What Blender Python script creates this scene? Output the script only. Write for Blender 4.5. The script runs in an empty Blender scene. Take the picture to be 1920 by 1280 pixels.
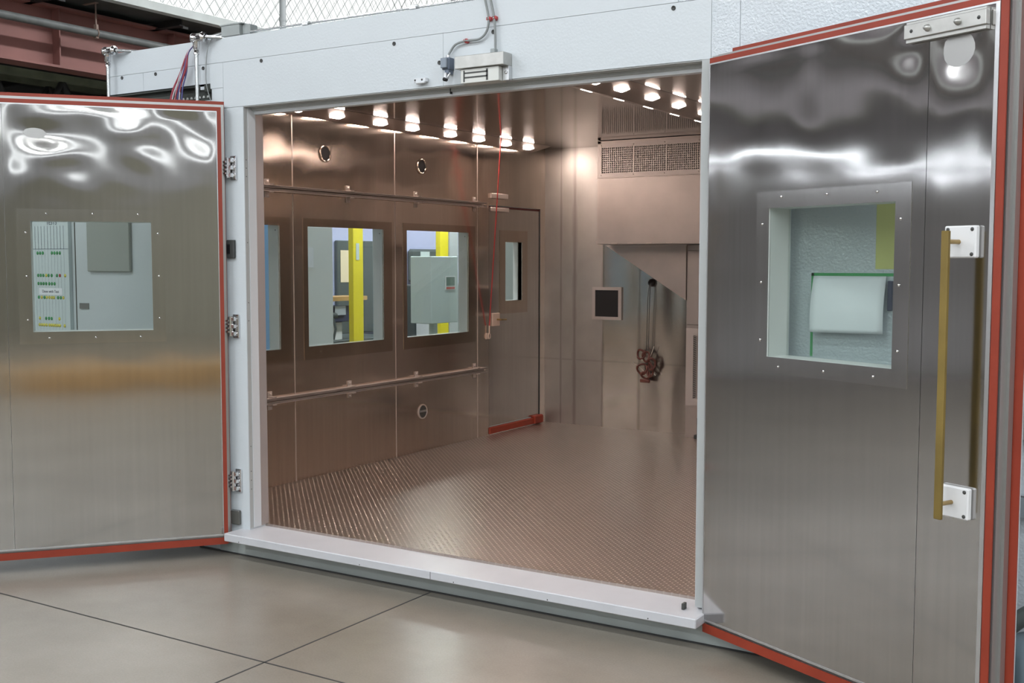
import bpy, math, random
from mathutils import Vector, Matrix
random.seed(7)
sc = bpy.context.scene
C = sc.collection
PI = math.pi

# ------------------------------------------------------------------ helpers
class MB:
    """collects shapes and links them as ONE mesh object"""
    def __init__(s): s.v=[]; s.f=[]; s.m=[]; s.mi=0; s.sm=[]
    def add(s, vs, fs, smooth=False):
        o=len(s.v); s.v += [tuple(v) for v in vs]
        for f in fs: s.f.append(tuple(i+o for i in f)); s.m.append(s.mi); s.sm.append(smooth)
        return s
    def mat(s,i): s.mi=i; return s
    def box(s, x0,x1,y0,y1,z0,z1, b=0.0):
        if b<=0:
            vs=[(x,y,z) for x in (x0,x1) for y in (y0,y1) for z in (z0,z1)]
            fs=[(0,1,3,2),(4,6,7,5),(0,4,5,1),(2,3,7,6),(0,2,6,4),(1,5,7,3)]
            return s.add(vs,fs)
        # chamfered box
        X=(x0,x1);Y=(y0,y1);Z=(z0,z1); vs=[];idx={}
        for i in (0,1):
            for j in (0,1):
                for k in (0,1):
                    sx=b if i==0 else -b; sy=b if j==0 else -b; sz=b if k==0 else -b
                    for a in range(3):
                        p=[X[i]+sx,Y[j]+sy,Z[k]+sz]; p[a]=(X[i],Y[j],Z[k])[a]
                        idx[(i,j,k,a)]=len(vs); vs.append(p)
        fs=[]
        for a in range(3):
            o1,o2=[t for t in range(3) if t!=a]
            for e in (0,1):
                q=[]
                for (u,w) in ((0,0),(1,0),(1,1),(0,1)):
                    c=[0,0,0]; c[a]=e; c[o1]=u; c[o2]=w; q.append(idx[(c[0],c[1],c[2],a)])
                if (e==0) == (a!=1): q=q[::-1]
                fs.append(q)
        for a in range(3):       # edges along axis a
            o1,o2=[t for t in range(3) if t!=a]
            for u in (0,1):
                for w in (0,1):
                    c=[0,0,0]; c[o1]=u; c[o2]=w
                    c0=list(c); c1=list(c); c1[a]=1
                    fs.append([idx[(*c0,o1)],idx[(*c1,o1)],idx[(*c1,o2)],idx[(*c0,o2)]])
        for i in (0,1):
            for j in (0,1):
                for k in (0,1): fs.append([idx[(i,j,k,0)],idx[(i,j,k,1)],idx[(i,j,k,2)]])
        return s.add(vs,fs)
    def frame(s, x0,x1,z0,z1, hx0,hx1,hz0,hz1, y0,y1):
        """flat ring in the xz plane between y0 and y1"""
        o=[(x0,z0),(x1,z0),(x1,z1),(x0,z1)]; i=[(hx0,hz0),(hx1,hz0),(hx1,hz1),(hx0,hz1)]
        vs=[(x,y0,z) for x,z in o]+[(x,y0,z) for x,z in i]+[(x,y1,z) for x,z in o]+[(x,y1,z) for x,z in i]
        fs=[]
        for k in range(4):
            n=(k+1)%4
            fs += [(k,n,4+n,4+k),(8+n,8+k,12+k,12+n),(k,8+k,8+n,n),(4+k,4+n,12+n,12+k)]
        return s.add(vs,fs)
    def tube(s, pts, r, n=10, cap=True):
        pts=[Vector(p) for p in pts]; rings=[]; up=None
        rs = r if isinstance(r,(list,tuple)) else [r]*len(pts)
        for i,p in enumerate(pts):
            if i==0: t=pts[1]-p
            elif i==len(pts)-1: t=p-pts[i-1]
            else: t=(pts[i+1]-p).normalized()+(p-pts[i-1]).normalized()
            t.normalize()
            if up is None:
                up = Vector((0,0,1)) if abs(t.z)<0.9 else Vector((1,0,0))
            a=t.cross(up)
            if a.length<1e-4: a=t.cross(Vector((1,0.3,0)))
            a.normalize(); b=a.cross(t); up=b
            rings.append([p+(a*math.cos(2*PI*k/n)+b*math.sin(2*PI*k/n))*rs[i] for k in range(n)])
        vs=[v for R in rings for v in R]; fs=[]
        for i in range(len(pts)-1):
            for k in range(n):
                k2=(k+1)%n; fs.append((i*n+k,i*n+k2,(i+1)*n+k2,(i+1)*n+k))
        s.add(vs,fs,True)
        if cap:
            s.add(rings[0],[tuple(range(n))[::-1]]); s.add(rings[-1],[tuple(range(n))])
        return s
    def lathe(s, c, ax, prof, n=24):
        """prof: list of (dist along axis, radius); ax 'x','y','z' or vector"""
        A={'x':Vector((1,0,0)),'y':Vector((0,1,0)),'z':Vector((0,0,1))}.get(ax) if isinstance(ax,str) else Vector(ax).normalized()
        U=Vector((0,0,1)) if abs(A.z)<.9 else Vector((1,0,0)); a=A.cross(U).normalized(); b=A.cross(a)
        c=Vector(c); vs=[]; fs=[]
        for (d,r) in prof:
            for k in range(n): vs.append(c+A*d+(a*math.cos(2*PI*k/n)+b*math.sin(2*PI*k/n))*max(r,1e-5))
        for i in range(len(prof)-1):
            for k in range(n):
                k2=(k+1)%n; fs.append((i*n+k,i*n+k2,(i+1)*n+k2,(i+1)*n+k))
        return s.add(vs,fs,True)
    def poly(s, pts, y0, y1, axis='y'):
        """prism: pts 2D extruded along axis"""
        n=len(pts)
        def P(a,b,c): return {'y':(a,c,b),'x':(c,a,b),'z':(a,b,c)}[axis]
        vs=[P(a,b,y0) for a,b in pts]+[P(a,b,y1) for a,b in pts]
        fs=[tuple(range(n)),tuple(range(n,2*n))[::-1]]
        for k in range(n): fs.append((k,k+n,(k+1)%n+n,(k+1)%n))
        return s.add(vs,fs)
    def grid(s, u0,u1,v0,v1, du, dv, holes, fn):
        """grid surface with rectangular holes; fn(u,v)->xyz"""
        def lines(a,b,d,ex):
            n=max(1,round((b-a)/d)); L=[a+(b-a)*i/n for i in range(n+1)]
            for e in ex:
                if a<e<b:
                    j=min(range(len(L)),key=lambda k:abs(L[k]-e))
                    if 0<j<len(L)-1: L[j]=e
                    else: L.append(e)
            return sorted(set(L))
        U=lines(u0,u1,du,[h[0] for h in holes]+[h[1] for h in holes])
        V=lines(v0,v1,dv,[h[2] for h in holes]+[h[3] for h in holes])
        vs=[fn(u,v) for v in V for u in U]; nu=len(U); fs=[]
        for j in range(len(V)-1):
            for i in range(nu-1):
                cu=(U[i]+U[i+1])/2; cv=(V[j]+V[j+1])/2
                if any(h[0]<cu<h[1] and h[2]<cv<h[3] for h in holes): continue
                fs.append((j*nu+i,j*nu+i+1,(j+1)*nu+i+1,(j+1)*nu+i))
        return s.add(vs,fs,True)
    def build(s, name, mats, parent=None, loc=None):
        me=bpy.data.meshes.new(name); me.from_pydata([tuple(v) for v in s.v],[],s.f)
        if not isinstance(mats,(list,tuple)): mats=[mats]
        for m in mats: me.materials.append(m)
        me.polygons.foreach_set('material_index', s.m)
        me.polygons.foreach_set('use_smooth', s.sm)
        me.validate(); me.update()
        import bmesh
        bm=bmesh.new(); bm.from_mesh(me)
        if not any(s.sm) or all(len(f)<9999 for f in s.f):
            bmesh.ops.recalc_face_normals(bm, faces=bm.faces)
        bm.to_mesh(me); bm.free()
        o=bpy.data.objects.new(name,me); C.objects.link(o)
        if parent: o.parent=parent
        if loc: o.location=loc
        return o

def tag(o,label=None,cat=None,group=None,kind=None):
    if label: o['label']=label
    if cat: o['category']=cat
    if group: o['group']=group
    if kind: o['kind']=kind
    return o
def struct(o): o['kind']='structure'; return o
def empty(name, loc=(0,0,0), rz=0):
    o=bpy.data.objects.new(name,None); C.objects.link(o); o.location=loc; o.rotation_euler=(0,0,rz)
    o.empty_display_size=.1; return o
def copy_tree(o, parent=None):
    c=o.copy(); C.objects.link(c); c.parent=parent
    for ch in o.children: copy_tree(ch,c)
    return c
def bez(P,n=8):
    """Catmull-Rom through points"""
    P=[Vector(p) for p in P]; Q=[P[0]*2-P[1]]+P+[P[-1]*2-P[-2]]; out=[]
    for i in range(1,len(Q)-2):
        for k in range(n):
            t=k/n; a,b,c,d=Q[i-1],Q[i],Q[i+1],Q[i+2]
            out.append(.5*((2*b)+(c-a)*t+(2*a-5*b+4*c-d)*t*t+(3*b-a-3*c+d)*t**3))
    out.append(P[-1]); return out

# ------------------------------------------------------------------ materials
def new(name):
    m=bpy.data.materials.new(name); m.use_nodes=True; nt=m.node_tree
    return m,nt,nt.nodes['Principled BSDF']
def N(nt,t,**k):
    n=nt.nodes.new(t)
    for a,b in k.items(): setattr(n,a,b)
    return n
def plain(name,col,rough=.5,metal=0,spec=.5,noise=0,nscale=8,bump=0,bscale=60,aniso=0,tan=None,coat=0,emit=0,ecol=None,stretch=None):
    m,nt,b=new(name); L=nt.links
    b.inputs['Base Color'].default_value=(*col,1); b.inputs['Roughness'].default_value=rough
    b.inputs['Metallic'].default_value=metal; b.inputs['Specular IOR Level'].default_value=spec
    b.inputs['Coat Weight'].default_value=coat
    tc=N(nt,'ShaderNodeTexCoord'); mp=N(nt,'ShaderNodeMapping'); L.new(tc.outputs['Object'],mp.inputs[0])
    if stretch: mp.inputs['Scale'].default_value=stretch
    if noise:
        t=N(nt,'ShaderNodeTexNoise'); t.inputs['Scale'].default_value=nscale; t.inputs['Detail'].default_value=4
        L.new(mp.outputs[0],t.inputs['Vector'])
        mr=N(nt,'ShaderNodeMapRange'); mr.inputs['From Min'].default_value=.3; mr.inputs['From Max'].default_value=.7
        mr.inputs['To Min'].default_value=1-noise; mr.inputs['To Max'].default_value=1+noise
        L.new(t.outputs[0],mr.inputs[0])
        vm=N(nt,'ShaderNodeVectorMath',operation='SCALE'); vm.inputs[0].default_value=col
        L.new(mr.outputs[0],vm.inputs['Scale']); L.new(vm.outputs[0],b.inputs['Base Color'])
    if bump:
        t=N(nt,'ShaderNodeTexNoise'); t.inputs['Scale'].default_value=bscale; t.inputs['Detail'].default_value=2
        L.new(mp.outputs[0],t.inputs['Vector'])
        bp=N(nt,'ShaderNodeBump'); bp.inputs['Strength'].default_value=1; bp.inputs['Distance'].default_value=bump
        L.new(t.outputs[0],bp.inputs['Height']); L.new(bp.outputs[0],b.inputs['Normal'])
    if aniso:
        b.inputs['Anisotropic'].default_value=aniso
        cx=N(nt,'ShaderNodeCombineXYZ')
        for i in range(3): cx.inputs[i].default_value=tan[i]
        L.new(cx.outputs[0],b.inputs['Tangent'])
    if emit:
        b.inputs['Emission Color'].default_value=(*(ecol or col),1); b.inputs['Emission Strength'].default_value=emit
    return m

M={}
M['facade']=plain('white_blue_paint',(.575,.62,.65),.28,spec=.5,bump=.0006,bscale=90,noise=.02,nscale=2)
M['facade_emboss']=plain('embossed_white_aluminium',(.55,.60,.64),.13,spec=.9,bump=.003,bscale=95,noise=.03,nscale=3)
M['white']=plain('white_trim',(.66,.69,.72),.35)
M['sill']=plain('white_sill',(.54,.55,.58),.3,noise=.04,nscale=5)
M['plinth']=plain('grey_green_plinth',(.40,.44,.43),.4,noise=.08,nscale=4)
M['gap']=plain('dark_gap',(.03,.03,.03),.8)
M['soffit']=plain('grey_soffit',(.42,.44,.44),.4)
M['jamb_steel']=plain('jamb_steel',(.55,.51,.50),.45,metal=.6)
M['seal']=plain('red_silicone_seal',(.27,.034,.014),.5,noise=.10,nscale=6)
M['channel']=plain('grey_channel',(.42,.42,.41),.32,metal=.7)
M['alu']=plain('aluminium',(.62,.63,.64),.3,metal=.9)
M['alu_dull']=plain('dull_aluminium',(.50,.50,.48),.42,metal=.8,noise=.08,nscale=20)
M['chrome']=plain('chrome',(.75,.75,.76),.12,metal=1)
M['screw']=plain('screw_steel',(.75,.75,.75),.2,metal=1)
M['dark']=plain('dark_metal',(.05,.052,.05),.5)
M['black']=plain('black',(.008,.008,.009),.35)
M['brass']=plain('brass_rod',(.38,.27,.12),.35,metal=.8,noise=.15,nscale=20)
M['bar']=plain('ochre_bar',(.20,.14,.035),.45,metal=.2,noise=.2,nscale=6)
M['plate']=plain('white_plastic',(.74,.75,.76),.4)
M['wplate']=plain('cream_plastic',(.62,.50,.42),.5)
M['bluegrey']=plain('blue_grey_switch',(.11,.14,.19),.35)
M['cable']=plain('grey_cable',(.25,.27,.27),.5)
M['redclip']=plain('red_clip',(.45,.05,.05),.4)
M['boxgrey']=plain('painted_grey_box',(.30,.33,.33),.4)
M['concrete_dark']=plain('dark_soffit',(.045,.05,.045),.85,noise=.4,nscale=3)
M['slab']=plain('slab_edge',(.50,.52,.50),.7,noise=.08,nscale=5)
M['redsteel']=plain('red_oxide_steel',(.24,.10,.085),.6,noise=.22,nscale=1.6)
M['pipe']=plain('grey_pipe',(.11,.115,.11),.5,noise=.2,nscale=8)
M['galv']=plain('galvanised_pipe',(.55,.57,.57),.25,metal=.8)
M['fence']=plain('galvanised_wire',(.50,.52,.51),.5)
M['truss']=plain('dark_truss',(.02,.019,.018),.7)
M['lime']=plain('green_grey_flange',(.16,.17,.11),.7,noise=.3,nscale=5)
M['paper']=plain('paper',(.86,.88,.93),.7)
M['green']=plain('green_tape',(.04,.34,.10),.5)
M['lilac']=plain('lilac_wall',(.40,.42,.60),.7)
M['boardwhite']=plain('light_grey_panel',(.80,.83,.82),.45)
M['yellow']=plain('yellow_paint',(.72,.60,.02),.45)
M['slate']=plain('slate_board',(.07,.085,.085),.5)
M['tan']=plain('tan_paper',(.66,.55,.38),.7)
M['navy']=plain('navy_crate',(.035,.04,.09),.5)
M['cabgrey']=plain('grey_cabinet',(.50,.57,.56),.4)
M['wood']=plain('plywood',(.55,.33,.13),.6,noise=.15,nscale=5)
M['bluestrip']=plain('blue_panel',(.25,.48,.80),.5)
M['reveal']=plain('window_reveal',(.64,.67,.65),.4)
M['hallwall']=plain('hall_wall_paint',(.34,.33,.27),.8,noise=.05,nscale=1)
M['hallwall2']=plain('hall_wall_lilac_grey',(.52,.51,.52),.8,noise=.05,nscale=1)
M['hallceil']=plain('hall_ceiling',(.16,.135,.135),.9)
M['fixture']=plain('fixture_white',(.7,.7,.7),.5)
M['tube']=plain('tube_glow',(1,1,1),.5,emit=16,ecol=(.92,.96,1))
M['tube_dim']=plain('tube_glow_dim',(1,1,1),.5,emit=8,ecol=(.95,.98,1))
M['daylight']=plain('daylight_window',(1,1,1),.5,emit=1.25,ecol=(.96,1,.98))
M['daystrip']=plain('daylight_strip',(1,1,1),.5,emit=5.5,ecol=(.88,.94,1))
M['daystrip_low']=plain('low_daylight_strip',(1,1,1),.5,emit=20,ecol=(.88,.94,1))
M['halogen']=plain('halogen_lens',(1,1,1),.5,emit=220,ecol=(1,.80,.70))
M['added_glow']=plain('added_warm_glow',(1,1,1),.5,emit=75,ecol=(1,.80,.70))
M['valance']=plain('valance_steel',(.34,.29,.26),.3,metal=.9)
M['unit']=plain('dull_unit_steel',(.45,.405,.38),.36,metal=.85,noise=.05,nscale=6)
M['unitframe']=plain('unit_frame',(.48,.44,.42),.4,metal=.6)
M['cord']=plain('red_cord',(.45,.03,.03),.5)
M['rust']=plain('brown_cable',(.09,.025,.018),.5)
M['ink']=plain('ink',(.04,.05,.10),.6)
M['dgreen']=plain('dot_green',(.02,.28,.08),.6)
M['dyellow']=plain('dot_yellow',(.70,.62,.08),.6)
M['dred']=plain('dot_red',(.40,.02,.03),.6)
M['redlabel']=plain('label_red',(.55,.12,.10),.6)
M['wire_red']=plain('wire_red',(.30,.04,.06),.5)
M['wire_blue']=plain('wire_blue',(.06,.06,.20),.5)
M['wire_white']=plain('wire_white',(.55,.52,.55),.5)
M['tankblue']=plain('blue_grey_tank',(.20,.27,.31),.4)

def steel(name,col,rough,aniso,tan,wavescale=0,wave=0,ws=(1,1,1),streak=.04,sscale=(40,40,1.2)):
    """brushed stainless: fine streaks, optional oil-canning bump"""
    m,nt,b=new(name); L=nt.links
    b.inputs['Metallic'].default_value=1; b.inputs['Roughness'].default_value=rough
    tc=N(nt,'ShaderNodeTexCoord'); mp=N(nt,'ShaderNodeMapping'); mp.inputs['Scale'].default_value=sscale
    L.new(tc.outputs['Object'],mp.inputs[0])
    t=N(nt,'ShaderNodeTexNoise'); t.inputs['Scale'].default_value=1; t.inputs['Detail'].default_value=3; L.new(mp.outputs[0],t.inputs['Vector'])
    mr=N(nt,'ShaderNodeMapRange'); mr.inputs['From Min'].default_value=.3; mr.inputs['From Max'].default_value=.7
    mr.inputs['To Min'].default_value=1-streak; mr.inputs['To Max'].default_value=1+streak; L.new(t.outputs[0],mr.inputs[0])
    vm=N(nt,'ShaderNodeVectorMath',operation='SCALE'); vm.inputs[0].default_value=col; L.new(mr.outputs[0],vm.inputs['Scale'])
    L.new(vm.outputs[0],b.inputs['Base Color'])
    t2=N(nt,'ShaderNodeTexNoise'); t2.inputs['Scale'].default_value=2.2; t2.inputs['Detail'].default_value=4; L.new(tc.outputs['Object'],t2.inputs['Vector'])
    m2=N(nt,'ShaderNodeMapRange'); m2.inputs['To Min'].default_value=rough*.8; m2.inputs['To Max'].default_value=rough*1.2; L.new(t2.outputs[0],m2.inputs[0]); L.new(m2.outputs[0],b.inputs['Roughness'])
    if aniso:
        b.inputs['Anisotropic'].default_value=aniso
        cx=N(nt,'ShaderNodeCombineXYZ')
        for i in range(3): cx.inputs[i].default_value=tan[i]
        L.new(cx.outputs[0],b.inputs['Tangent'])
    if wave:
        mp2=N(nt,'ShaderNodeMapping'); mp2.inputs['Scale'].default_value=ws; L.new(tc.outputs['Object'],mp2.inputs[0])
        t3=N(nt,'ShaderNodeTexNoise'); t3.inputs['Scale'].default_value=wavescale; t3.inputs['Detail'].default_value=1; L.new(mp2.outputs[0],t3.inputs['Vector'])
        bp=N(nt,'ShaderNodeBump'); bp.inputs['Distance'].default_value=wave; L.new(t3.outputs[0],bp.inputs['Height']); L.new(bp.outputs[0],b.inputs['Normal'])
    return m
aR=math.radians(-25.7); aL=math.radians(180+50.3)
dR=(math.cos(aR),math.sin(aR),0); dL=(math.cos(aL),math.sin(aL),0)
M['steelR']=steel('stainless_door_sheet',(.52,.51,.50),.10,.75,dR)
M['steelL']=steel('stainless_door_sheet_left',(.51,.50,.475),.11,.75,dL)
M['steelRim']=steel('stainless_window_rim',(.55,.54,.53),.14,.75,dR)
M['steelRimL']=steel('stainless_window_rim_left',(.50,.49,.46),.15,.75,dL)
M['steelWall']=steel('stainless_wall_sheet',(.69,.585,.51),.14,.85,(0,1,0))
M['steelDoor']=steel('stainless_inner_door_sheet',(.53,.475,.43),.2,.7,(0,1,0))
M['steelFrame']=steel('brown_steel_rim',(.46,.37,.30),.2,0,None)
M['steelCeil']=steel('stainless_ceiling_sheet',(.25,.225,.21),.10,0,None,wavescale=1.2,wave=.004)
M['rail']=plain('steel_strut_rail',(.56,.49,.45),.42,metal=.6)

# stained back wall: vertical weld seams with stains
def backwall(name,rg,kk=1):
    m,nt,b=new(name); L=nt.links
    b.inputs['Metallic'].default_value=1
    tc=N(nt,'ShaderNodeTexCoord'); sp=N(nt,'ShaderNodeSeparateXYZ'); L.new(tc.outputs['Object'],sp.inputs[0])
    tn=N(nt,'ShaderNodeTexNoise'); tn.inputs['Scale'].default_value=5; tn.inputs['Detail'].default_value=4; L.new(tc.outputs['Object'],tn.inputs['Vector'])
    acc=None
    def mth(op,a,bv=None,c=None):
        n=N(nt,'ShaderNodeMath',operation=op)
        for i,v in enumerate((a,bv,c)):
            if v is None: continue
            if isinstance(v,(int,float)): n.inputs[i].default_value=v
            else: L.new(v,n.inputs[i])
        return n.outputs[0]
    for (ax,x0,w) in (('X',-4.888,.03),('X',-4.599,.022),('X',-4.24,.022),('X',-5.03,.014),('Z',.757,.012)):
        d=mth('ABSOLUTE',mth('SUBTRACT',sp.outputs[ax],x0))
        ww=mth('MULTIPLY_ADD',tn.outputs[0],w*2.6,-w*.4)
        k=mth('SUBTRACT',1,mth('DIVIDE',d,mth('MAXIMUM',ww,.003))); k=mth('MAXIMUM',k,0)
        k=mth('MULTIPLY',k,.62 if ax=='X' else .3)
        acc=k if acc is None else mth('MAXIMUM',acc,k)
    cr=N(nt,'ShaderNodeMix',data_type='RGBA'); L.new(acc,cr.inputs[0])
    cr.inputs[6].default_value=(.52*kk,.50*kk,.475*kk,1); cr.inputs[7].default_value=(.20,.18,.165,1)
    t2=N(nt,'ShaderNodeTexNoise'); t2.inputs['Scale'].default_value=2.5; t2.inputs['Detail'].default_value=5; L.new(tc.outputs['Object'],t2.inputs['Vector'])
    mr=N(nt,'ShaderNodeMapRange'); mr.inputs['From Min'].default_value=.3; mr.inputs['From Max'].default_value=.7; mr.inputs['To Min'].default_value=.86; mr.inputs['To Max'].default_value=1.1; L.new(t2.outputs[0],mr.inputs[0])
    vm=N(nt,'ShaderNodeVectorMath',operation='SCALE'); L.new(cr.outputs[2],vm.inputs[0]); L.new(mr.outputs[0],vm.inputs['Scale']); L.new(vm.outputs[0],b.inputs['Base Color'])
    b.inputs['Roughness'].default_value=rg
    b.inputs['Anisotropic'].default_value=.3
    cx=N(nt,'ShaderNodeCombineXYZ'); cx.inputs[2].default_value=1; L.new(cx.outputs[0],b.inputs['Tangent'])
    return m
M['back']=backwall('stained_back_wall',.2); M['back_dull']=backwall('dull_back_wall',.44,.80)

def treadfloor():
    m,nt,b=new('dimpled_steel_floor'); L=nt.links
    b.inputs['Metallic'].default_value=1; b.inputs['Base Color'].default_value=(.56,.47,.42,1)
    b.inputs['Roughness'].default_value=.16
    tc=N(nt,'ShaderNodeTexCoord'); mp=N(nt,'ShaderNodeMapping'); mp.inputs['Rotation'].default_value=(0,0,PI/4)
    mp.inputs['Scale'].default_value=(1,1,0); L.new(tc.outputs['Object'],mp.inputs[0])
    v=N(nt,'ShaderNodeTexVoronoi'); v.inputs['Scale'].default_value=36; v.inputs['Randomness'].default_value=0; L.new(mp.outputs[0],v.inputs['Vector'])
    mr=N(nt,'ShaderNodeMapRange',interpolation_type='SMOOTHSTEP'); mr.inputs['From Min'].default_value=.05; mr.inputs['From Max'].default_value=.31
    mr.inputs['To Min'].default_value=1; mr.inputs['To Max'].default_value=0; L.new(v.outputs['Distance'],mr.inputs[0])
    bp=N(nt,'ShaderNodeBump'); bp.inputs['Distance'].default_value=.005; L.new(mr.outputs[0],bp.inputs['Height'])
    cm=N(nt,'ShaderNodeMix',data_type='RGBA'); cm.inputs[6].default_value=(.50,.43,.385,1); cm.inputs[7].default_value=(.92,.85,.79,1); L.new(mr.outputs[0],cm.inputs[0]); L.new(cm.outputs[2],b.inputs['Base Color'])  # dimple tops lighter in colour, for polish and painted-in glints
    L.new(bp.outputs[0],b.inputs['Normal'])
    t2=N(nt,'ShaderNodeTexNoise'); t2.inputs['Scale'].default_value=1.3; t2.inputs['Detail'].default_value=4; L.new(tc.outputs['Object'],t2.inputs['Vector'])
    m2=N(nt,'ShaderNodeMapRange'); m2.inputs['From Min'].default_value=.35; m2.inputs['From Max'].default_value=.65; m2.inputs['To Min'].default_value=.277; m2.inputs['To Max'].default_value=.30; L.new(t2.outputs[0],m2.inputs[0]); L.new(m2.outputs[0],b.inputs['Roughness'])
    return m
M['tread']=treadfloor()

def concrete():
    m,nt,b=new('polished_concrete'); L=nt.links
    tc=N(nt,'ShaderNodeTexCoord')
    t=N(nt,'ShaderNodeTexNoise'); t.inputs['Scale'].default_value=1.1; t.inputs['Detail'].default_value=6; t.inputs['Roughness'].default_value=.6; L.new(tc.outputs['Object'],t.inputs['Vector'])
    cr=N(nt,'ShaderNodeValToRGB'); e=cr.color_ramp.elements
    e[0].position=.33; e[0].color=(.20,.178,.145,1); e[1].position=.70; e[1].color=(.265,.24,.20,1); L.new(t.outputs[0],cr.inputs[0])
    t3=N(nt,'ShaderNodeTexNoise'); t3.inputs['Scale'].default_value=120; t3.inputs['Detail'].default_value=2; L.new(tc.outputs['Object'],t3.inputs['Vector'])
    mr=N(nt,'ShaderNodeMapRange'); mr.inputs['From Min'].default_value=.3; mr.inputs['From Max'].default_value=.7; mr.inputs['To Min'].default_value=.95; mr.inputs['To Max'].default_value=1.05; L.new(t3.outputs[0],mr.inputs[0])
    vm=N(nt,'ShaderNodeVectorMath',operation='SCALE'); L.new(cr.outputs[0],vm.inputs[0]); L.new(mr.outputs[0],vm.inputs['Scale']); L.new(vm.outputs[0],b.inputs['Base Color'])
    b.inputs['Roughness'].default_value=.24; b.inputs['Specular IOR Level'].default_value=.42
    t2=N(nt,'ShaderNodeTexNoise'); t2.inputs['Scale'].default_value=2; t2.inputs['Detail'].default_value=5; L.new(tc.outputs['Object'],t2.inputs['Vector'])
    m2=N(nt,'ShaderNodeMapRange'); m2.inputs['From Min'].default_value=.3; m2.inputs['From Max'].default_value=.7; m2.inputs['To Min'].default_value=.2; m2.inputs['To Max'].default_value=.3; L.new(t2.outputs[0],m2.inputs[0]); b.inputs['Roughness'].default_value=.27
    return m
M['concrete']=concrete()

def glass(name,tint):
    m=bpy.data.materials.new(name); m.use_nodes=True; nt=m.node_tree; nt.nodes.clear()
    o=N(nt,'ShaderNodeOutputMaterial'); tr=N(nt,'ShaderNodeBsdfTransparent'); tr.inputs[0].default_value=(*tint,1)
    g=N(nt,'ShaderNodeBsdfGlossy'); g.inputs['Roughness'].default_value=.01
    lw=N(nt,'ShaderNodeLayerWeight'); lw.inputs[0].default_value=.5; pw=N(nt,'ShaderNodeMath',operation='POWER'); pw.inputs[1].default_value=4; nt.links.new(lw.outputs['Facing'],pw.inputs[0]); fr=N(nt,'ShaderNodeMath',operation='MULTIPLY_ADD'); fr.inputs[1].default_value=.8; fr.inputs[2].default_value=.05; nt.links.new(pw.outputs[0],fr.inputs[0]); mx=N(nt,'ShaderNodeMixShader')
    nt.links.new(fr.outputs[0],mx.inputs[0]); nt.links.new(tr.outputs[0],mx.inputs[1]); nt.links.new(g.outputs[0],mx.inputs[2]); nt.links.new(mx.outputs[0],o.inputs[0])
    return m
M['glass']=glass('window_glass',(.955,.975,.965))

# ------------------------------------------------------------------ chamber dimensions
YF=4.43            # facade plane
XW=-5.2            # chamber left wall inner face
YB=8.87; ZC=2.66; ZF=.165; XR=-1.1
OX0,OX1=-4.50,-1.87; OZ1=2.488

# ---- hall floor with saw-cut joints
fb=MB(); fb.box(-16,10,-12,22,-.2,0); floor=struct(fb.build('floor',M['concrete']))
jb=MB()
for x in (-7.65,-3.25,1.15,5.5): jb.box(x-.0045,x+.0045,-12,4.43 if x in(-3.25,) else 12,0,.0006)
for y in (3.268,-1.1,-5.5,): jb.box(-16,10,y-.0045,y+.0045,0,.0006)
struct(jb.build('trim_1',M['gap']))

# ---- facade
g=.0009
w=MB()
def pan(x0,x1,z0,z1,mi=0,y1=None): w.mat(mi).box(x0+g,x1-g,YF,(y1 or YF+.12),z0+g,z1-g)
pan(-5.6,-1.95,2.737,2.87)
pan(-5.6,-5.30,2.63,2.737); pan(-5.30,-4.83,2.63,2.737); pan(-4.83,-4.65,2.60,2.737)
pan(-4.65,-3.165,OZ1,2.737); pan(-3.165,-1.80,OZ1,2.737)
pan(-4.74,OX0,.10,OZ1)
pan(-4.74,-4.65,OZ1,2.60)
pan(-1.95,1.6,2.737,3.6,1)
pan(-1.80,-1.675,.10,2.737,1)
pan(-1.675,-.42,.10,2.737,1); pan(-.42,1.6,.10,2.737,1)
w.mat(2).box(-4.9,1.6,YF+.004,YF+.11,.10,2.86-.0) if False else None
struct(w.build('wall_front',[M['facade'],M['facade_emboss'],M['gap']]))
# dark backing seen in the joints
bk=MB(); bk.box(-5.58,1.55,YF+.09,YF+.115,2.50,2.86); bk.box(-4.70,-4.52,YF+.09,YF+.115,.12,2.50); bk.box(-1.84,1.55,YF+.09,YF+.115,.12,2.50)
struct(bk.build('trim_2',M['gap']))
# recessed wall left of the pier (behind the left door)
w2=MB(); w2.box(-5.995,-4.74-.002,YF+.03,YF+.10,0.0,2.545); w2.mat(1).box(-6.003,-5.997,YF+.028,YF+.06,0,2.5); w2.mat(0).box(-8.2,-6.005,YF+.03,YF+.10,0,2.53)
struct(w2.build('wall_left_front',[M['facade'],M['gap']]))
pl=MB(); pl.box(-4.74,1.6,YF+.003,YF+.12,.0,.10); struct(pl.build('baseboard_front',M['plinth']))
# black joint at the floor
jn=MB(); jn.box(-4.9,1.6,YF-.006,YF+.003,0,.006); struct(jn.build('trim_3',M['gap']))

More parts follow.
